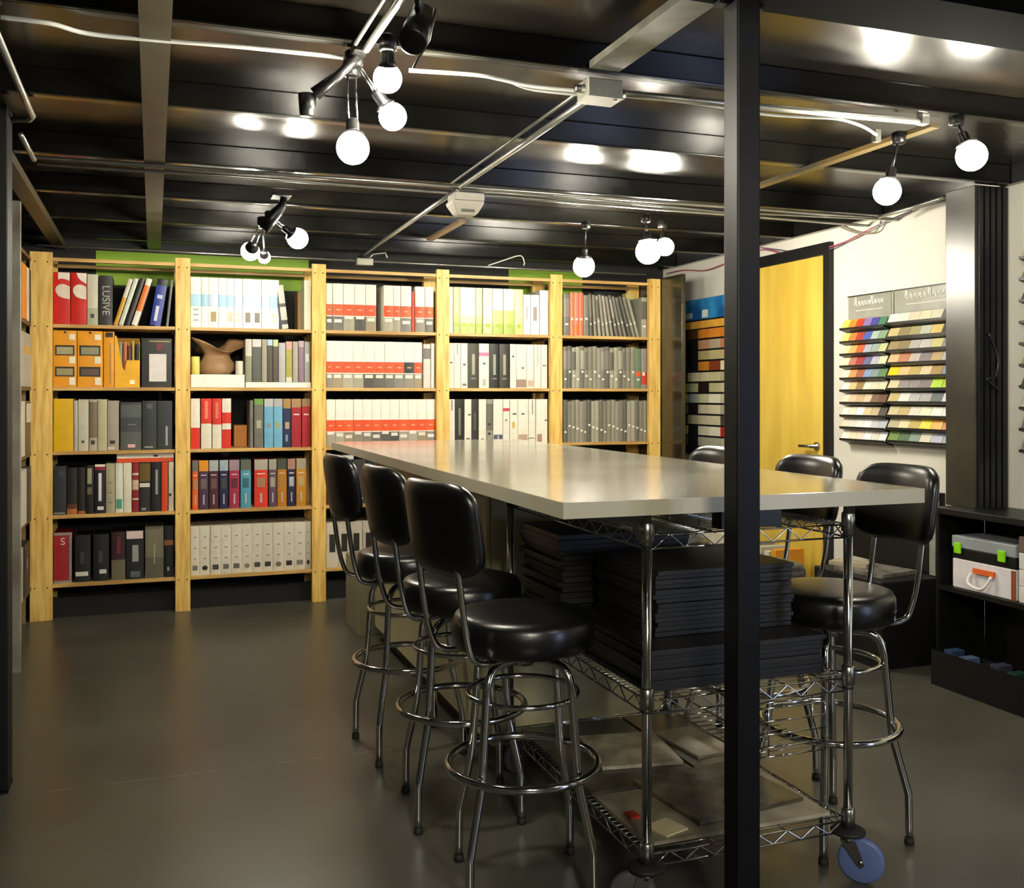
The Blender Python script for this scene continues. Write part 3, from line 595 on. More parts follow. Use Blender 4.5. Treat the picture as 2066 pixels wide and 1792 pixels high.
row(2, 4, 640, f5, [(82+110*k, 82+110*(k+1)-2, .29, 'white binder with tall black patch', 'cfc9b8', O(labs=[(.25, .75, .34, .74, '2c2c28')])) for k in range(9)])
# bay 4
f6 = .2121
def gb(x0, x1, nm, top, mid, low, h=.312): return (x0, x1, h, nm, top, O(segs=[(0, .22, low), (.22, .38, mid), (.38, .52, mid if low == 'a6bf52' else top)], labs=[(.25, .7, .14, .22, '9ab428')] if low != top else []))
row(3, 0, 880, f6, [
 (122, 163, .312, 'narrow cream binder', 'ece8dc'), gb(166, 226, 'pale green binder with lime foot', 'd4e09c', 'c4d87c', 'acc470'), gb(228, 300, 'white binder fading to lime', 'f0f0e4', 'dce6b0', 'b4cc74'),
 gb(302, 378, 'white binder with green foot', 'eeeee0', 'd8e2ac', 'b0c872'), gb(380, 440, 'light green binder', 'd8e2b4', 'c8d890', 'b0c858'), gb(446, 536, 'pale green-white binder', 'e2e8cc', 'dce4bc', 'ccdc94'),
 gb(540, 640, 'bright lime binder with white top', 'eeeede', 'c4d47c', 'a6bf52'), gb(642, 744, 'vivid lime binder', 'ecf0d8', 'bccf6c', 'a6bf52'), gb(748, 828, 'pale lime binder', 'dce6a8', 'd4e098', 'c8d878'),
 (832, 902, .278, 'shorter white binder with grey strip', 'eeeae2', O(labs=[(.3, .6, .38, .7, 'b8b0a4')])), (904, 984, .278, 'shorter white binder with brown strip', 'f0ece6', O(labs=[(.25, .7, .35, .7, 'a0908c')])),
 (988, 1072, .312, 'white binder with faint blue mark', 'ecece8', O(labs=[(.2, .8, .55, .7, 'd0d8e0')]))])
WB = 'e6e2d2'
def wb(x0, x1, nm, labs=(), base=WB, segs=()): return (x0, x1, .305, nm, base, O(labs=list(labs), segs=list(segs)))
dk = [(.38, .66, .3, .76, '9c9c84'), (.3, .75, .2, .23, '8a8a7c')]
row(3, 1, 880, f6, [
 wb(122, 170, 'slim white binder', [(.2, .7, .55, .58, '44443c')]), wb(172, 234, 'white binder with thin dark line', [(.4, .55, .74, .98, '8c8c80')]), wb(236, 300, 'white binder with grey dots', [(.3, .7, .5, .55, '6c6c60'), (.2, .8, .05, .1, '77776c')]),
 wb(302, 405, 'olive black binder with pale title strip', dk, '3c3a2c'), wb(409, 505, 'white binder with pink tab', [(0.0, 1, .72, .80, 'e07898'), (.35, .65, .53, .57, '5c5c54'), (.35, .65, .05, .2, 'b0b0a4')]),
 wb(509, 600, 'black binder with pale title strip', dk, '1e211c'), wb(602, 694, 'charcoal binder with pale title strip', dk, '33302a'), wb(704, 764, 'white binder with small black dot', [(.3, .6, .7, .74, '3c3c38')]),
 wb(767, 864, 'white binder with brown fabric foot', [(.0, .95, .02, .2, '9c8474'), (.5, .7, .44, .48, '4c4c48')]), wb(866, 934, 'white binder with beige patch', [(.1, .9, .04, .18, 'c0aa98')]),
 wb(936, 998, 'white binder with faint lines', [(.4, .55, .5, .98, 'b0aca0')]), wb(1000, 1060, 'off-white binder at the shelf end', [(.2, .8, .5, .54, '8c8c80')])])
row(3, 2, 880, f6, [
 wb(122, 180, 'white binder with grey line', [(.4, .6, .75, .98, '7c7c74')]), wb(183, 266, 'black binder with grey title strip', [(.38, .62, .2, .8, '77776c')], '26251f'), wb(270, 336, 'white binder with black tick', [(.5, .9, .64, .67, '2c2c28'), (.2, .8, .08, .14, '8a8a8c')]),
 wb(338, 404, 'dark olive binder', [(.35, .6, .3, .7, '5c5a4c')], '302e24'), wb(406, 478, 'white binder with two dots', [(.3, .6, .1, .12, '4c4c44'), (.3, .6, .02, .04, '4c4c44')]),
 wb(480, 540, 'grey striped binder with black edge', [(.2, .6, .2, .25, '22221f'), (.2, .6, .42, .46, '22221f')], '9a9684', [(.3, .9, '6a685c')]),
 wb(543, 634, 'white binder with navy chequered patch', [(.05, .95, .05, .2, '4c5068'), (.4, .6, .07, .18, 'a8a8b0')]), wb(637, 700, 'white binder with red tab', [(.0, .95, .73, .8, 'c84048'), (.3, .6, .5, .55, 'b08070')]),
 wb(703, 778, 'white binder with yellow patch', [(.25, .6, .34, .48, 'd0b050'), (.3, .8, .65, .68, '3c3c38')]), wb(781, 880, 'white binder with tan patch', [(.05, .9, .04, .2, 'b8a088'), (.3, .6, .65, .68, '3c3c38')]),
 wb(883, 948, 'white binder with long grey line', [(.45, .6, .65, .98, '8c8c84'), (.0, .8, .1, .12, '6c6c64')]), wb(951, 1060, 'wide white binder with pinkish patch', [(.1, .5, .02, .2, 'a88478'), (.75, .95, .5, .53, '44443f')])])
# bay 5: grey binders
f7 = .2233
G = ['8f8c7c', '77756a', '9c9a88', '6a685e', '85836f', '918a80', '5f5d55', 'a09d8a', '7d7a6c']
GN = ['grey', 'mid grey', 'pale grey', 'dark grey', 'olive grey', 'warm grey', 'charcoal grey', 'light stone', 'stone grey']
def gr(x0, x1, k, v=.3, **kw):
    g = (k*7+3) % 9
    return (x0, x1, .30-.006*(k % 3), '%s narrow binder with white dot' % GN[g], G[g], O(segs=[(.45, .9, G[(g+4) % 9])] if k % 2 else [], labs=[(.25, .75, v, v+.045, 'f0eedc')], **kw))
its = [gr(168, 226, 1, .25)]
for k in range(3): its.append((229+39*k, 229+39*(k+1), .305, 'salmon orange binder with white dot', ['d87c50', 'd8806c', 'd87450'][k], O(segs=[(.05, .25, 'e8742c')] if k == 1 else [], labs=[(.25, .7, .36, .41, 'f4e8d8')])))
its += [gr(348, 395, 2, .4)]
its += [gr(404+39*k, 404+39*k+23, k+3, .26+.04*(k % 3), lean=-min(.29, .028*(k+1)), d=.18) for k in range(12)]+[gr(872, 925, 5, .25)]
row(4, 0, 1100, f7, its)
row(4, 1, 1100, f7, [gr(166+38*k, 166+38*(k+1), k*2+1, .2+.17*((k*5) % 3)/2) for k in range(17)]+[(815, 868, .29, 'green-grey binder with orange label', '6c8068', O(labs=[(.1, .9, .3, .42, 'e0602c'), (.3, .7, .2, .25, 'f0eedc')])), (871, 924, .29, 'red and white edged grey binder', '8a8482', O(segs=[(.1, .4, 'b83c2c')], labs=[(.2, .6, .32, .4, 'f0eedc')]))])
row(4, 2, 1100, f7, [gr(166+36*k, 166+36*(k+1), k*2, .22+.2*((k*4) % 5)/5) for k in range(21)])
one('storage_box', (P(1207, 0, Y=6.66).x, 6.735, SZ[0]+.002), (P(1256, 0, Y=6.66).x, 6.80, SZ[0]+.352), paper('141418'), 'black box behind the leaning grey binders, top shelf, rightmost bay', 'storage box')
one('carton', (P(1272, 0, Y=6.66).x, 6.735, SZ[0]+.002), (P(1290, 0, Y=6.66).x, 6.80, SZ[0]+.345), paper('d8c478'), 'yellow upright carton behind the leaning binders, rightmost bay', 'carton')

# ------------------------------------------------------------------ left bookcase seen edge-on
lb = thing('bookcase', 'narrow timber bookcase along the left wall seen almost edge-on', 'bookcase', (-1.0, 5.9, 0))
for z in SZ+[2.13]:
    MB().box((0, -.54, z-.02), (.33, .5, z), mat('6a5030', .6)).build('shelf', lb)
MB().box((0, -.56, 0), (.33, -.541, 2.172), mat('8a7248', .6)).build('upright', lb)
MB().box((0, .501, 0), (.30, .52, 2.172), mat('8a7248', .6)).build('upright', lb)
LFT = [(0, 46, 55, 508, 630, 'e08a28', 'orange book', []), (0, 55.5, 60, 512, 630, 'e0d8c0', 'cream book', []), (0, 62, 75, 522, 635, '221c20', 'black binder', []),
       (1, 56, 74, 668, 778, 'a8a49c', 'grey-white binder', [(.2, .8, .6, .75, 'c8a040')]), (1, 79, 88, 676, 775, 'b8b848', 'lime yellow book', []),
       (2, 43, 52, 815, 920, 'ccc8b4', 'cream binder', []), (2, 53, 63, 815, 920, '5a4c3c', 'brown binder with white top', [(.1, .9, .6, .95, 'd0ccb8')]),
       (3, 43, 55, 955, 1040, 'c9c9be', 'white binder', []), (3, 56, 64, 960, 1040, '33343a', 'dark slate binder', []), (3, 65, 75, 955, 1038, 'b8bca0', 'pale green binder with small marks', [(.3, .7, .2, .3, '55584c'), (.3, .7, .6, .7, '55584c')]),
       (4, 42, 48, 1110, 1190, 'b0aca0', 'thin white binder', []), (4, 50, 60, 1100, 1190, '24242a', 'black binder with grey mark', [(.3, .6, .5, .7, '8a8a90')])]
cnt = {}
for (r, p0, p1, t0, t1, c, nm, labs) in LFT:
    ya = P(p0, 0, X=-.665).y; yb = P(p1, 0, X=-.665).y
    if yb > 6.38: ya -= yb-6.38; yb = 6.38
    prev = cnt.get(r, 0); ya = max(ya, prev+.002); cnt[r] = yb
    if yb-ya < .01: continue
    volume('binder', 'binder', yb-ya, .30 if r != 4 else .29, .2, c, [], labs, (-.668, (ya+yb)/2, SZ[r]), 0, False, 'binders on the left wall bookcase', '%s on the %s of the bookcase along the left wall' % (nm, ROW[r]), (), math.radians(90))

# ------------------------------------------------------------------ table and what carries it
tt = thing('work_table', 'large grey laminate table on top of cart and cabinet', 'table', (1.47, 3.8, 0))
TOP = mat('918e7e', .17, dark='838070', scale=3, spec=.7, coat=.3, rvar=.05)
MB().box((-.54, -1.59, 1.03), (.545, 1.72, 1.07), TOP).build('tabletop', tt, bevel=.002)
q = MB(); EDGE_LIT = mat('bdb8a2', .3, var=.03, scale=6); q.box((-.5415, -1.5915, 1.0305), (.5465, -1.5901, 1.0695), EDGE_LIT); q.box((-.5415, -1.59, 1.0305), (-.5401, 1.72, 1.0695), EDGE_LIT); q.box((.5451, -1.59, 1.0305), (.5465, 1.72, 1.0695), EDGE_LIT); q.build('lit_edge_band', tt)  # strip added; its paler colour stands in for light falling on the edges
MB().box((-.10, -1.588, .985), (.08, -1.54, 1.029), BLACKM).build('underside_bracket', tt)
cb_ = thing('base_cabinet', 'beige full-height cabinet carrying the far end of the table', 'cabinet', (1.15, 3.40, 0))
BEI = mat('cbc39a', .5, var=.05, scale=4)
MB().box((0, 0, .06), (.57, 1.95, 1.029), BEI).build('cabinet_body', cb_, bevel=.003)
MB().box((.03, .03, 0), (.54, 1.92, .06), BLACKM).build('plinth', cb_)
q = MB(); q.box((-.016, .012, .075), (-.001, .96, 1.015), BEI); q.build('cabinet_door', cb_, bevel=.002)
q = MB(); q.box((-.016, .975, .075), (-.001, 1.935, 1.015), BEI); q.build('cabinet_door', cb_, bevel=.002)
one('low_cabinet', (1.06, 5.42, 0), (1.40, 5.80, .41), mat('a09a7c', .5), 'low beige box on the floor behind the table cabinet', 'cabinet', bevel=.003)
# wire cart
ct = thing('wire_cart', 'chrome wire shelving cart under the near end of the table', 'cart', (1.175, 2.25, 0))
CW, CD = .617, 1.02
for (x, y) in ((0, 0), (CW, 0), (0, CD), (CW, CD)):
    q = MB(); q.tube([(x, y, .135), (x, y, 1.029)], .0127, CHROME, 12)
    q.build('pole', ct)
    for z in (.165, .555, .975):
        MB().lathe([(.0135, 0), (.019, .002), (.018, .05), (.0135, .055)], STEEL, 14, Matrix.Translation((x, y, z-.02))).build('collar', ct)
        MB().lathe([(.0132, 0), (.0155, .001), (.0155, .006), (.0132, .007)], RUBBER, 14, Matrix.Translation((x, y, z-.03))).build('collar_clip', ct)
def shelf(z):
    q = MB(); W2 = .0028
    for zz in (z, z-.035 if z > .3 else z-.03):
        for a, b in (((0.014, 0), (CW-.014, 0)), ((0.014, CD), (CW-.014, CD)), ((0, .014), (0, CD-.014)), ((CW, .014), (CW, CD-.014))):
            q.tube([(a[0], a[1], zz), (b[0], b[1], zz)], W2, CHROME, 6)
    lo = z-.035 if z > .3 else z-.03
    def zig(p0, p1, n):
        pts = []
        for k in range(n+1):
            t = k/n; pts.append((p0[0]+(p1[0]-p0[0])*t, p0[1]+(p1[1]-p0[1])*t, z if k % 2 else lo))
        q.tube(pts, .0022, CHROME, 5)
    zig((.02, 0), (CW-.02, 0), 13); zig((.02, CD), (CW-.02, CD), 13); zig((0, .02), (0, CD-.02), 21); zig((CW, .02), (CW, CD-.02), 21)
    for k in range(1, 40): y = CD*k/40; q.tube([(0, y, z+.002), (CW, y, z+.002)], .0016, CHROME, 5)
    for x in (.2, .42): q.tube([(x, 0, z-.002), (x, CD, z-.002)], .0028, CHROME, 6)
    q.build('wire_shelf', ct)
for z in (.165, .555, .975): shelf(z)
BLUEW = mat('5f71a3', .4, var=.05); GREYW = mat('4e4e50', .45, var=.05)
for ci, (x, y, rz) in enumerate(((0, 0, 2.6), (CW, 0, .1), (0, CD, .5), (CW, CD, 1.2))):
    R = Matrix.Translation((x, y, 0)) @ Matrix.Rotation(rz-.9 if ci == 1 else rz, 4, 'Z')
    c = MB(); c.lathe([(.012, .128), (.045, .131), (.047, .137), (.040, .142), (.0135, .147)], RUBBER, 20, R); c.build('bumper', ct)
    q = MB(); q.lathe([(.02, .108), (.022, .127)], STEEL, 14, R)
    for sy in (-.018, .018):
        vs = []
        for yy in (sy-.0012, sy+.0012):
            vs += [(-.02, yy, .115), (.022, yy, .115), (.045, yy, .055), (.035, yy, .045), (.024, yy, .055)]
        q.add(vs, [(0, 1, 2, 3, 4), (9, 8, 7, 6, 5)]+[((i+1) % 5, i, i+5, (i+1) % 5+5) for i in range(5)], STEEL, False, R)
    q.lathe([(.006, -.022), (.006, .022)], STEEL, 10, R @ Matrix.Translation((.034, 0, .0616)) @ Matrix.Rotation(math.radians(90), 4, 'X'))
    fk = q.build('caster_fork', ct)
    q = MB(); q.lathe([(.02, -.012), (.054, -.012), (.0605, -.009), (.0615, 0), (.0605, .009), (.054, .012), (.02, .012)], BLUEW if ci == 1 else GREYW, 28, R @ Matrix.Translation((.034, 0, .0616)) @ Matrix.Rotation(math.radians(90), 4, 'X'))
    q.build('caster_wheel', ct)
# wire basket hung at the right front
bk = thing('wire_basket', 'chrome wire basket hanging under the middle cart shelf behind the post', 'basket', (1.50, 2.27, 0))
q = MB()
for z in (.36, .385, .42, .455, .49, .505): q.tube([(0, 0, z), (.235, 0, z)], .0025, CHROME, 6)
for z in (.36, .42, .49): q.tube([(0, 0, z), (0, .4, z)], .0025, CHROME, 6)
for x in (0, .05, .19, .232): q.tube([(x, 0, .36), (x, 0, .516)], .0022, CHROME, 5)
q.build('front_grid', bk)
q = MB()
for k in range(12): q.tube([(0, .035*k, .36), (.232, .035*k, .36)], .0018, CHROME, 5)
q.build('basket_floor', bk)
# sample boards stacked on the cart
SB = [mat(c, .45, scale=60, bump=.1, spec=.5) for c in ('171614', '1b1a18', '131313', '1f1d1b')]
def stack(x0, x1, y0, y1, z0, n, th, where, jit=.008, mats=SB, nm='sample_board', gap=.0006, grp=None):
    for k in range(n):
        j = [random.uniform(-jit, jit) for _ in range(3)]
        g = 'top' if k == n-1 else 'bottom' if k == 0 else None
        lab = ('%s board of %s' % (g, where)) if g else 'thin black sample board, %s from the bottom of %s' % (ORD[k], where)
        if g: lab = 'thin black sample board at the %s of %s' % (g, where)
        one(nm, (x0+j[0], y0+j[1], z0+k*(th+gap)), (x1+j[0], y1+j[1], z0+k*(th+gap)+th), mats[k % len(mats)], lab, 'sample board', grp or 'black boards in %s' % where, rot=(0, 0, j[2]*.8), bevel=.001)
    return z0+n*(th+gap)
z1 = stack(1.20, 1.752, 2.30, 2.84, .560, 8, .0128, 'the wide lower stack')
stack(1.29, 1.73, 2.42, 2.80, z1+.001, 14, .0122, 'the neat front stack')
stack(1.20, 1.66, 2.87, 3.22, .560, 20, .0160, 'the rear stack on the cart', .012)
zz = .170
one('stone_tile', (1.19, 2.62, zz), (1.56, 3.20, zz+.012), mat('5a5546', .3, dark='34302a', scale=8, spec=.6), 'dark veined stone tile at the back of the bottom cart shelf', 'tile')
one('stone_tile', (1.19, 2.28, zz), (1.46, 2.60, zz+.010), mat('8a8470', .3, dark='5e5948', scale=8, spec=.6), 'olive grey stone tile at the front left of the bottom shelf', 'tile')
one('stone_tile', (1.48, 2.28, zz), (1.755, 2.60, zz+.010), mat('bab29e', .35, dark='8c8470', scale=8), 'pale taupe stone tile at the front right of the bottom shelf', 'tile')
one('stone_tile', (1.35, 2.34, zz+.013), (1.71, 2.66, zz+.024), mat('6a6250', .25, dark='322e24', scale=10, spec=.6), 'brown veined stone tile lying across the pale ones', 'tile', rot=(0, 0, .12))
one('stone_tile', (1.31, 2.74, zz+.013), (1.57, 3.02, zz+.024), mat('cfc8ac', .35, dark='948c74', scale=12), 'whitish marble tile in the middle of the bottom shelf', 'tile', rot=(0, 0, -.15))
one('sample_chip', (1.215, 2.42, zz+.0105), (1.245, 2.46, zz+.0165), mat('a82818', .4), 'small red chip on the olive grey stone tile', 'sample chip')
one('sample_chip', (1.24, 2.30, zz+.0105), (1.32, 2.38, zz+.0155), mat('bdb28c', .4), 'cream chip beside the red one on the stone tile', 'sample chip', rot=(0, 0, .3))

one('stone_tile', (1.575, 2.67, zz), (1.765, 3.20, zz+.012), mat('6a6552', .3, dark='45402f', scale=9, spec=.6), 'dark olive stone tile at the back right of the bottom shelf', 'tile')
one('stone_tile', (1.60, 2.75, zz+.013), (1.75, 3.0, zz+.022), mat('a49c86', .35, dark='7c7460', scale=10), 'small greige stone tile on the dark olive tile at the back', 'tile', rot=(0, 0, .1))
# ------------------------------------------------------------------ bar stools
def backrest():
    q = MB(); nu, nv = 18, 12; R = .38; hw = .182; hh_ = .120
    def pt(u, v, s):
        # round the outline corners
        uu = u*math.sqrt(max(0, 1-.28*v**6*1.0)); vv = v*math.sqrt(max(0, 1-.28*u**6))
        a = uu*hw/R; edge = (1-abs(u)**5)*(1-abs(v)**5); th = .008+.016*edge**.5
        rr = R+s*th; z = .992+vv*hh_
        return (-(rr*math.cos(a)-R)-.262-.16*(z-.86)*.9, rr*math.sin(a), z)
    vs = []; fs = []; n1 = (nu+1)*(nv+1)
    for s in (1, -1):
        for j in range(nv+1):
            for i in range(nu+1): vs.append(pt(-1+2*i/nu, -1+2*j/nv, s))
    for j in range(nv):
        for i in range(nu):
            a = j*(nu+1)+i; fs.append((a, a+1, a+nu+2, a+nu+1)); b = a+n1; fs.append((b, b+nu+1, b+nu+2, b+1))
    rim = [i for i in range(nu+1)]+[(j)*(nu+1)+nu for j in range(1, nv+1)]+[nv*(nu+1)+i for i in range(nu-1, -1, -1)]+[j*(nu+1) for j in range(nv-1, 0, -1)]
    for k in range(len(rim)):
        a, b = rim[k], rim[(k+1) % len(rim)]; fs.append((b, a, a+n1, b+n1))
    q.add(vs, fs, PVC, True); return q
def make_stool():
    t = thing('bar_stool', 'x', 'bar stool')
    q = MB(); q.lathe([(.05, .648), (.176, .650), (.190, .660), (.194, .69), (.193, .722), (.184, .739), (.160, .746), (.10, .748), (.02, .749)], PVC, 40); q.build('seat', t)
    MB().ring((0, 0, .664), .182, .006, BLACKM, 40).build('seat_piping', t)
    backrest().build('backrest', t)
    for s in (-1, 1):
        q = MB(); q.tube(spl([(-.272, s*.105, .94), (-.262, s*.105, .88), (-.244, s*.105, .76), (-.224, s*.10, .68), (-.20, s*.095, .650), (-.15, s*.085, .642), (-.06, s*.05, .641)], 4), .0085, CHROME, 10); q.build('back_support', t)
    q = MB(); q.lathe([(.09, .628), (.09, .640), (.05, .654), (.02, .6545)], STEEL, 20); q.lathe([(.03, .60), (.03, .628)], STEEL, 16); q.build('swivel_plate', t)
    for k in range(4):
        a = math.pi/4+k*math.pi/2; c, s = math.cos(a), math.sin(a)
        prof = [(.03, .618), (.09, .618), (.125, .612), (.148, .59), (.158, .555), (.163, .50), (.176, .36), (.180, .325), (.186, .295), (.222, .16), (.226, .13), (.228, .012)]
        q = MB(); q.tube([(r*c, r*s, z) for r, z in spl_rz(prof)], .0115, CHROME, 12); lg = q.build('leg', t)
        q = MB(); q.lathe([(.014, 0), (.015, .004), (.0135, .02)], RUBBER, 12, Matrix.Translation((.228*c, .228*s, 0))); q.build('foot_cap', lg)
    MB().ring((0, 0, .525), .150, .0075, CHROME).build('brace_ring', t)
    MB().ring((0, 0, .335), .203, .011, CHROME, 48, 10).build('foot_ring', t)
    return t
def spl_rz(pr): return [(p.x, p.y) for p in spl([(r, z, 0) for r, z in pr], 3)]
st0 = make_stool()
def dup(root):
    r = root.copy(); COL.objects.link(r)
    for ch in list(root.children):
        c = ch.copy(); COL.objects.link(c); c.parent = r
        for g in ch.children:
            d_ = g.copy(); COL.objects.link(d_); d_.parent = c
    return r
ST = [(.945, 2.53, 13, 'nearest black vinyl bar stool on the left side of the table'), (.935, 3.07, 6, 'middle black vinyl bar stool on the left side of the table'),
      (.91, 3.68, 4, 'farthest black vinyl bar stool on the left side of the table'), (1.935, 2.52, 180, 'nearest black bar stool on the right side, behind the cart pole'),
      (1.965, 3.00, 182, 'second black bar stool on the right side, seat behind the post'), (1.965, 3.62, 184, 'farthest bar stool on the right side, only its back top showing')]
for i, (x, y, a, lab) in enumerate(ST):
    o = st0 if i == 0 else dup(st0)
    o.location = (x, y, 0); o.rotation_euler = (0, 0, math.radians(a)); o['label'] = lab; o['group'] = 'bar stools around the work table'
    for ch in o.children:
        if ch.name.startswith('leg'): ch.rotation_euler = (0, 0, math.radians((-25, -13, 0, 4, 10, 0)[i]))

# ------------------------------------------------------------------ sample racks on the right wall
def cname(h):
    tab = {'yellow': 'e0c030', 'orange': 'e08030', 'red': 'b03020', 'purple': '7060a0', 'blue': '4058a8', 'green': '507850', 'lime': 'a8c040', 'tan': 'b09868', 'white': 'e6e4da', 'cream': 'd8ccb0', 'grey': '8a8a88', 'dark grey': '55555a', 'brown': '7a5c48', 'peach': 'd8a080', 'pale blue': 'a0acc0', 'mustard': 'b8a050', 'pale green': 'b4c098'}
    c = lin(h); return min(tab, key=lambda k: sum((math.sqrt(a)-math.sqrt(b))**2 for a, b in zip(c[:3], lin(tab[k])[:3])))
LEFTC = ['e8d860 e08a30 c04028 8070a8 4a4890 4c7c60', 'e8dc70 e07a40 a84038 4c60a8 a0b0a8 80987c', 'e8e0a8 e0a060 c8603c a0a4b0 90a098 b4bc8c', 'e0d0b0 b07060 9c4040 68688c a8a8b8 c8cca8', 'e8dcc0 d8905c a05c44 8090b4 7c8c90 60805c',
         'e4e0d0 d0b080 907850 d4d4c0 c8c8b0 d0c8ac', 'd8ccb8 c8b498 b8a080 c8b8a0 7c6050 6c5040', 'e0d8cc d8d0c0 e8e8e8 c8b890 b8a888 55504a', 'd8c8b4 c8ccc0 d8d4d0 e0e0e0 b8bcbc b0b4bc', 'e0dcd0 d8ccb0 dcc8b8 e4e4e4 ccc8c0 d8d8dc']
RIGHTC = ['dcdccc d8d0c0 c8bca8 d4c8ac c8c4b0 707078', 'b8ac78 8a7c5c 9a9468 b0b4a8 c8b470 4c5058', '948460 887858 a8a4a0 b4b0b0 c0b880 8c8c94', 'c0a880 b0785c b0a8a0 80787c b09c70 b0b8c0', 'e0c020 d8b080 b09c60 c8b898 a08454 7c8ca0',
          'c4bc98 8a8484 888080 787070 a8c83c a4c040', 'b8a878 d0d0cc a8a8a8 9c9c9c 5c6464 c4ccd0', 'c0b490 b4a070 d0c8bc d8d4b8 d8d8d4 d4d4d4', 'b0a88c d0c8a0 b8a060 e0d040 d8a850 c08050', '6c8448 4c6848 788c80 c8c0ac a8a8bc 8c98a8']
def rack(y0, y1, zt, zs, cols, nm, header=True, grp=None, x=XR):
    t = thing('sample_rack', '%s, wall rack of colour chips on black ledges' % nm, 'sample rack', (x, (y0+y1)/2, zs[-1]))
    z0 = zs[-1]; hw = (y1-y0)/2
    MB().box((-.012, -hw, -.03), (-.001, hw, zt-z0), mat('a5a498', .35, spec=.6)).build('backing_panel', t)
    if header:
        q = MB(); q.box((-.016, -hw+.01, zs[0]-z0+.06), (-.0125, hw-.01, zt-z0-.008), mat('94938a', .3, dark='7c7b72', scale=5)); hd = q.build('header_panel', t)
        q = MB(); hz = (zs[0]-z0+.06+zt-z0)/2+.02
        for k in range(9):
            yy = hw*.62-k*hw*.145; q.tube(spl([(-.0185, yy+.004, hz-.010), (-.0185, yy-.004, hz+(.030 if k in (0, 5) else .009)), (-.0185, yy-.012, hz+(.02 if k in (0, 5) else .004)), (-.0185, yy-.010, hz-.012), (-.0185, yy-.022, hz-.010)], 3), .0030, paper('ecebe2'), 6)
        q.build('header_script', hd)
        MB().box((-.0185, -hw*.6, hz-.045), (-.0165, hw*.6, hz-.040), paper('c9c8bd')).build('header_line', hd)
        MB().box((-.018, -hw, zt-z0-.006), (-.012, hw, zt-z0), BLACKM).build('top_strip', t)
    for k, z in enumerate(zs):
        q = MB(); zz = z-z0
        vs = []
        for yy in (-hw, hw): vs += [(-.012, yy, zz-.022), (-.075, yy, zz-.004), (-.075, yy, zz+.008), (-.071, yy, zz+.008), (-.071, yy, zz), (-.012, yy, zz)]
        q.add(vs, [(0, 1, 2, 3, 4, 5), (11, 10, 9, 8, 7, 6)]+[((i+1) % 6, i, i+6, (i+1) % 6+6) for i in range(6)], BLACKM); q.build('ledge', t)
        cs = cols[k].split(); n = len(cs); cw = (y1-y0)/n
        for j, c in enumerate(cs):
            yc = y1-cw*(j+.5)
            qq = MB(); qq.box((-.0015, -cw/2+.0012, 0), (.0015, cw/2-.0012, .058), mat(c, .35, var=.02, spec=.5))
            o = qq.build('colour_chip', loc=(x-.066, yc, z+.001), rot=(0, math.radians(27), 0), bevel=.0006)
            tag(o, '%s chip, %s from left in row %s of the %s' % (cname(c), ORD[j], 'one two three four five six seven eight nine ten'.split()[k], nm), 'colour chip', 'colour chips on the %s' % nm)
ZS = [1.707, 1.631, 1.56, 1.492, 1.422, 1.354, 1.283, 1.21, 1.142, 1.074]
rack(4.385, 4.755, 1.90, ZS, LEFTC, 'bright left rack')
rack(3.90, 4.37, 1.90, [z+.006 for z in ZS], [c+' a0a0a0' if 0 else c for c in RIGHTC], 'muted right rack')
E3 = ['b0b0a0 c8c4a8', '77746c 8c887c', '55505c 6c6870', 'b8b898 a8a888', 'b4b490 c0bc98', '9c9470 a89c78', '4c4c34 5c5840', 'b8b098 c4bca4', '66686c 7c7c80', '6a6c60 80806c', 'b0b098 c0bca0']
rack(3.02, 3.49, 2.0, [1.955-.098*k for k in range(10)], E3[:10], 'far right rack', header=False)
one('price_card', (XR-.05, 3.36, 2.01), (XR-.03, 3.475, 2.085), paper('d8d4c8'), 'white card with orange top above the far right rack', 'card')
# material board beside the door
bd = thing('material_board', 'tall material board with blue header and pale tiles beside the door', 'display board', (XR, 6.29, .9))
MB().box((-.05, -.40, 0), (-.001, .40, 1.13), mat('16181a', .4)).build('board_back', bd, bevel=.002)
q = MB(); q.box((-.056, -.40, .98), (-.051, .40, 1.13), mat('2f84b8', .35, dark='1c4f8c', scale=5, lo=.4, hi=.6)); h_ = q.build('header_panel', bd)
MB().box((-.0575, .16, .995), (-.0565, .33, 1.035), paper('a8c0cc')).build('header_label', h_); MB().box((-.0575, -.06, .99), (-.0565, .02, 1.045), paper('d0d4cc')).build('header_label', h_)
MB().box((-.056, -.40, .915), (-.051, .38, .968), mat('d8a040', .4)).build('orange_rail', bd)
MB().box((-.03, .401, 0), (-.001, .43, 1.10), mat('a8acac', .4)).build('edge_strip', bd)
TR = ['2a2418 4a3018 c87828 d08030 c07828', '241c18 2c2018 b08060 a89880 b07050', '1c1a18 241e18 a89c68 b0a478 b0a070', '1a1818 2a2018 c0802c 7a3820 d8c8a8', '1c1c20 c8c0a0 c4bc98 b8b088 a8a080', 'a8983c a8b088 281c18 b0ac80 b8b08c', 'b0a84c 98a4a0 c0c09c d8d4bc b8b094', '5a5440 1c1814 c8c0a0 ccc4a4 a09c88', '1c1c18 b0a888 c8c0a4 c4bc9c 44403c', 'a8984c 1c1c18 d0ccb0 d8d4c0 a82820', '383838 1c1c18 a8a898 a0a08c b0a890']
for k, rw in enumerate(TR):
    z = .915-.078*(k+1); cs = rw.split()
    for j, c in enumerate(cs):
        y = .38-j*.152
        if int(c[:2], 16) < 0x2e and j != 2: continue
        MB().box((-.058, y-.146, z+.004), (-.051, y-.002, z+.068), mat(c, .3, var=.04, spec=.5)).build('tile', bd)
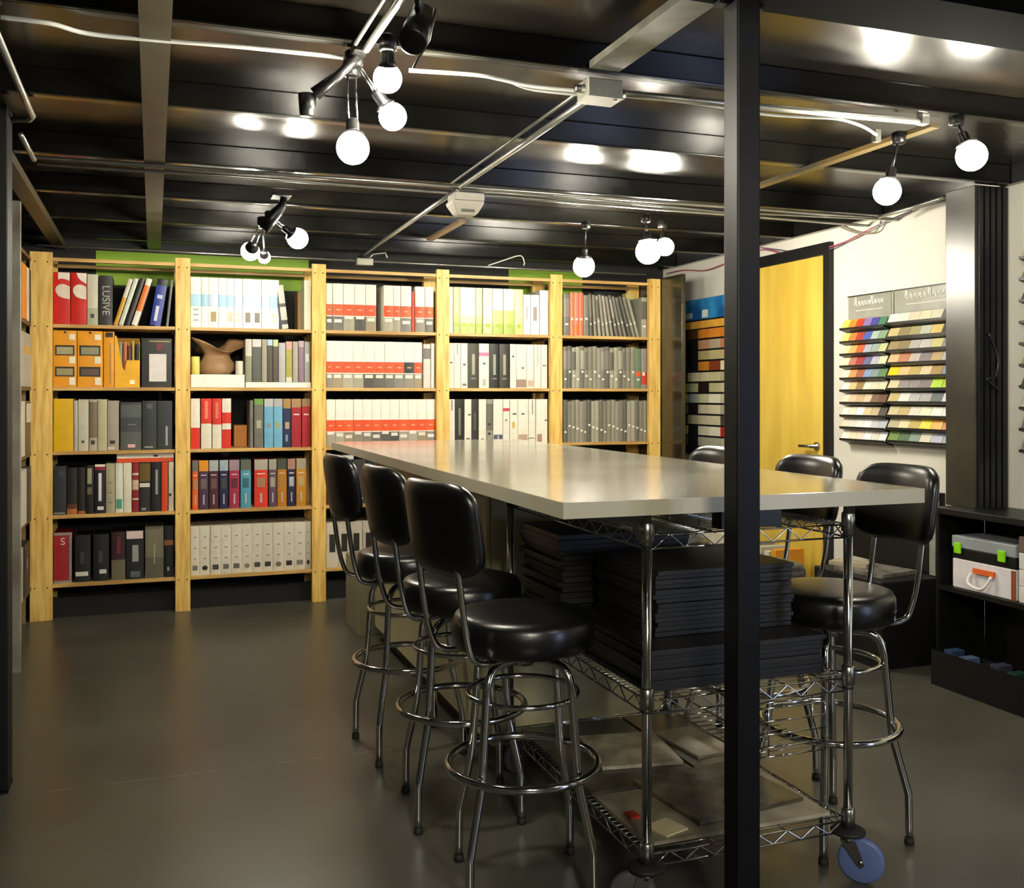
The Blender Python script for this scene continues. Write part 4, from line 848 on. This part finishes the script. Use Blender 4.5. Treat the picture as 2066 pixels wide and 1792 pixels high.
one('name_card', (XR-.09, 6.58, 1.28-.02), (XR-.06, 6.64, 1.31), mat('7c2c6c', .4), 'small purple card on the edge of the material board', 'card')

# cables on the right wall
def wallc(pts, r, c, lab):
    cable('wall_cable', spl([P(x, y, X=XR-.03) for x, y in pts], 4), r, c, lab)
wallc([(1345, 552), (1380, 545), (1420, 546), (1457, 534), (1530, 505), (1580, 512), (1620, 512), (1700, 490), (1760, 460)], .004, mat('b04858', .4), 'red cable looping over the door along the white wall')
wallc([(1535, 500), (1600, 508), (1660, 508), (1740, 470), (1785, 448), (1840, 425)], .0035, mat('6c5078', .4), 'purple cable looping over the door to the right')
wallc([(1690, 455), (1715, 466), (1740, 471), (1765, 468), (1778, 446)], .005, mat('8c8474', .4), 'grey-brown cable bunch hooked under the pipe corner')
cable('conduit_pipe', [P(1772, 438, X=3.6), P(1838, 420, X=3.65), P(1905, 398, X=3.7)], .01, CONDUIT, 'bright pipe above the sample racks rising to the right', 'pipe')

# ------------------------------------------------------------------ low black unit on the right
un = thing('shelf_unit', 'long low black open shelf unit along the right wall', 'shelf unit', (3.5, 1.4, 0))
LN = 2.36
MB().box((-.02, 0, .77), (.298, LN, .80), BLACKM).build('countertop', un, bevel=.002)
MB().box((0, .02, .41), (.298, LN-.02, .433), BLACKM).build('shelf', un)
MB().box((.278, .02, .0), (.2975, LN-.02, .409), BLACKM).build('back_panel', un)
MB().box((.278, .02, .4335), (.2975, LN-.02, .769), BLACKM).build('back_panel', un)
for y in (0, 1.2, LN-.02): MB().box((0, y, 0), (.277, y+.0195, .769), BLACKM).build('side_panel', un)
def case():
    a = P(1922, 0, X=3.52); b = P(2050, 0, X=3.52); y0, y1 = b.y, a.y; m = (y0+y1)/2; hw = (y1-y0)/2
    z = .434
    t = thing('tool_case', 'white case with orange and white carry handle on the black shelf unit', 'case', (3.52, m, z))
    MB().box((0, -hw, 0), (.24, hw, .135), paper('d4d0d4')).build('case_body', t, bevel=.004)
    MB().box((-.002, -hw, 0), (0, -hw+.025, .13), mat('8a4428', .5)).build('edge_panel', t)
    q = MB(); q.box((-.012, -.07, .085), (-.001, .05, .108), mat('e0682c', .4)); q.build('handle_plate', t)
    q = MB(); q.tube(spl([(-.014, .055, .085), (-.03, .06, .045), (-.032, .02, .025), (-.03, -.03, .03), (-.014, -.06, .085)], 4), .007, paper('e8e4e0'), 8); q.build('handle', t)
    t = thing('tool_case', 'grey and black case with two lime green latches, on the white case', 'case', (3.52, m, z+.136))
    MB().box((0, -hw, 0), (.24, hw, .05), BLACKM).build('case_base', t, bevel=.003)
    MB().box((-.004, -hw-.002, .051), (.243, hw+.002, .105), mat('8c9094', .4)).build('case_lid', t, bevel=.004)
    for s in (-.62, .78): MB().box((-.014, s*hw-.02, .025), (-.0045, s*hw+.02, .075), mat('88d818', .35)).build('latch', t, bevel=.003)
    for k in range(4):
        one('carton', (3.52, y0-.28, z+k*.072), (3.74, y0-.015, z+k*.072+.07), paper(['cfcbc6', 'd0ccc8', 'c6c4c4', '6c5450'][k]), ['pale carton at the bottom of the stack at the right edge', 'pale carton second from bottom at the right edge', 'pale grey carton third from bottom at the right edge', 'brown lid carton topping the stack at the right edge'][k], 'carton', 'cartons stacked on the shelf unit at the right edge', bevel=.002)
case()
# dark bins on the floor
q = thing('storage_bin', 'dark plastic bin full of samples on the floor by the black unit', 'bin', (3.40, 3.2, 0))
for (nm, a, b) in (('bin_wall', (-.03, -.40, .0), (-.022, .45, .16)), ('bin_wall', (.06, -.40, 0), (.068, .45, .16)), ('bin_wall', (-.022, -.40, 0), (.06, -.392, .16)), ('bin_wall', (-.022, .442, 0), (.06, .45, .16)), ('bin_floor', (-.022, -.392, 0), (.06, .442, .006))):
    MB().box(a, b, mat('0d0e12', .25, spec=.6)).build(nm, q)
for k in range(9):
    c = ['1c2c5c', '24443c', '2c2c34', '4c5c7c', '1c3c30', '38384c', '1a1a1e', '50607c', '2c3c5c'][k]
    one('folder', (3.382, 2.83+k*.088, .008), (3.455, 2.83+k*.088+.05, .15+.012*(k % 3)), mat(c, .3, spec=.6), '%s folder in the dark bin, %s from its near end' % (cname(c), ORD[k]), 'folder', 'folders standing in the dark floor bin', bevel=.001)
# black bin with clutter behind the right hand stools
one('trash_bin', (3.30, 3.90, 0), (3.70, 4.42, .425), mat('070708', .5), 'black box on the floor between white wall and shelf unit', 'bin', bevel=.006)
one('paper_stack', (3.34, 4.0, .426), (3.60, 4.30, .445), mat('77736a', .6, dark='4a463e', scale=20), 'grey-brown papers lying on the black floor box', 'papers', rot=(0, 0, .2))
one('paper_stack', (3.36, 4.16, .446), (3.47, 4.36, .465), paper('a89c84'), 'cream crumpled paper on top of the grey-brown papers', 'papers', rot=(0, 0, .5))
one('equipment_screen', (3.68, 3.93, .43), (3.72, 4.62, .84), mat('060607', .5), 'large black panel standing on the floor box against the wall', 'panel', bevel=.004)
one('timber_strip', (3.655, 3.93, .43), (3.68, 3.97, .80), mat('8c9488', .5), 'pale vertical strip leaning beside the black panel', 'strip')
# things under the material board seen below the table
one('low_shelf', (3.42, 5.0, 0), (3.78, 6.05, .17), BLACKM, 'low black bench along the white wall seen under the table', 'bench', bevel=.003)
one('carton', (3.50, 5.62, .171), (3.72, 5.90, .42), paper('ccc8b4'), 'white carton on the low black bench left of the front post', 'carton', bevel=.002)
for k, (c, nm) in enumerate((('d89020', 'orange'), ('c8c4b4', 'white'), ('b8b4a0', 'cream'), ('d0ccc0', 'off-white'), ('8c8878', 'grey'))):
    one('magazine', (3.50, 5.05+k*.075, .171), (3.70, 5.05+k*.075+.05, .40-.02*(k % 2)), paper(c), '%s magazine standing on the low black bench under the door side' % nm, 'magazine', 'magazines on the low black bench')
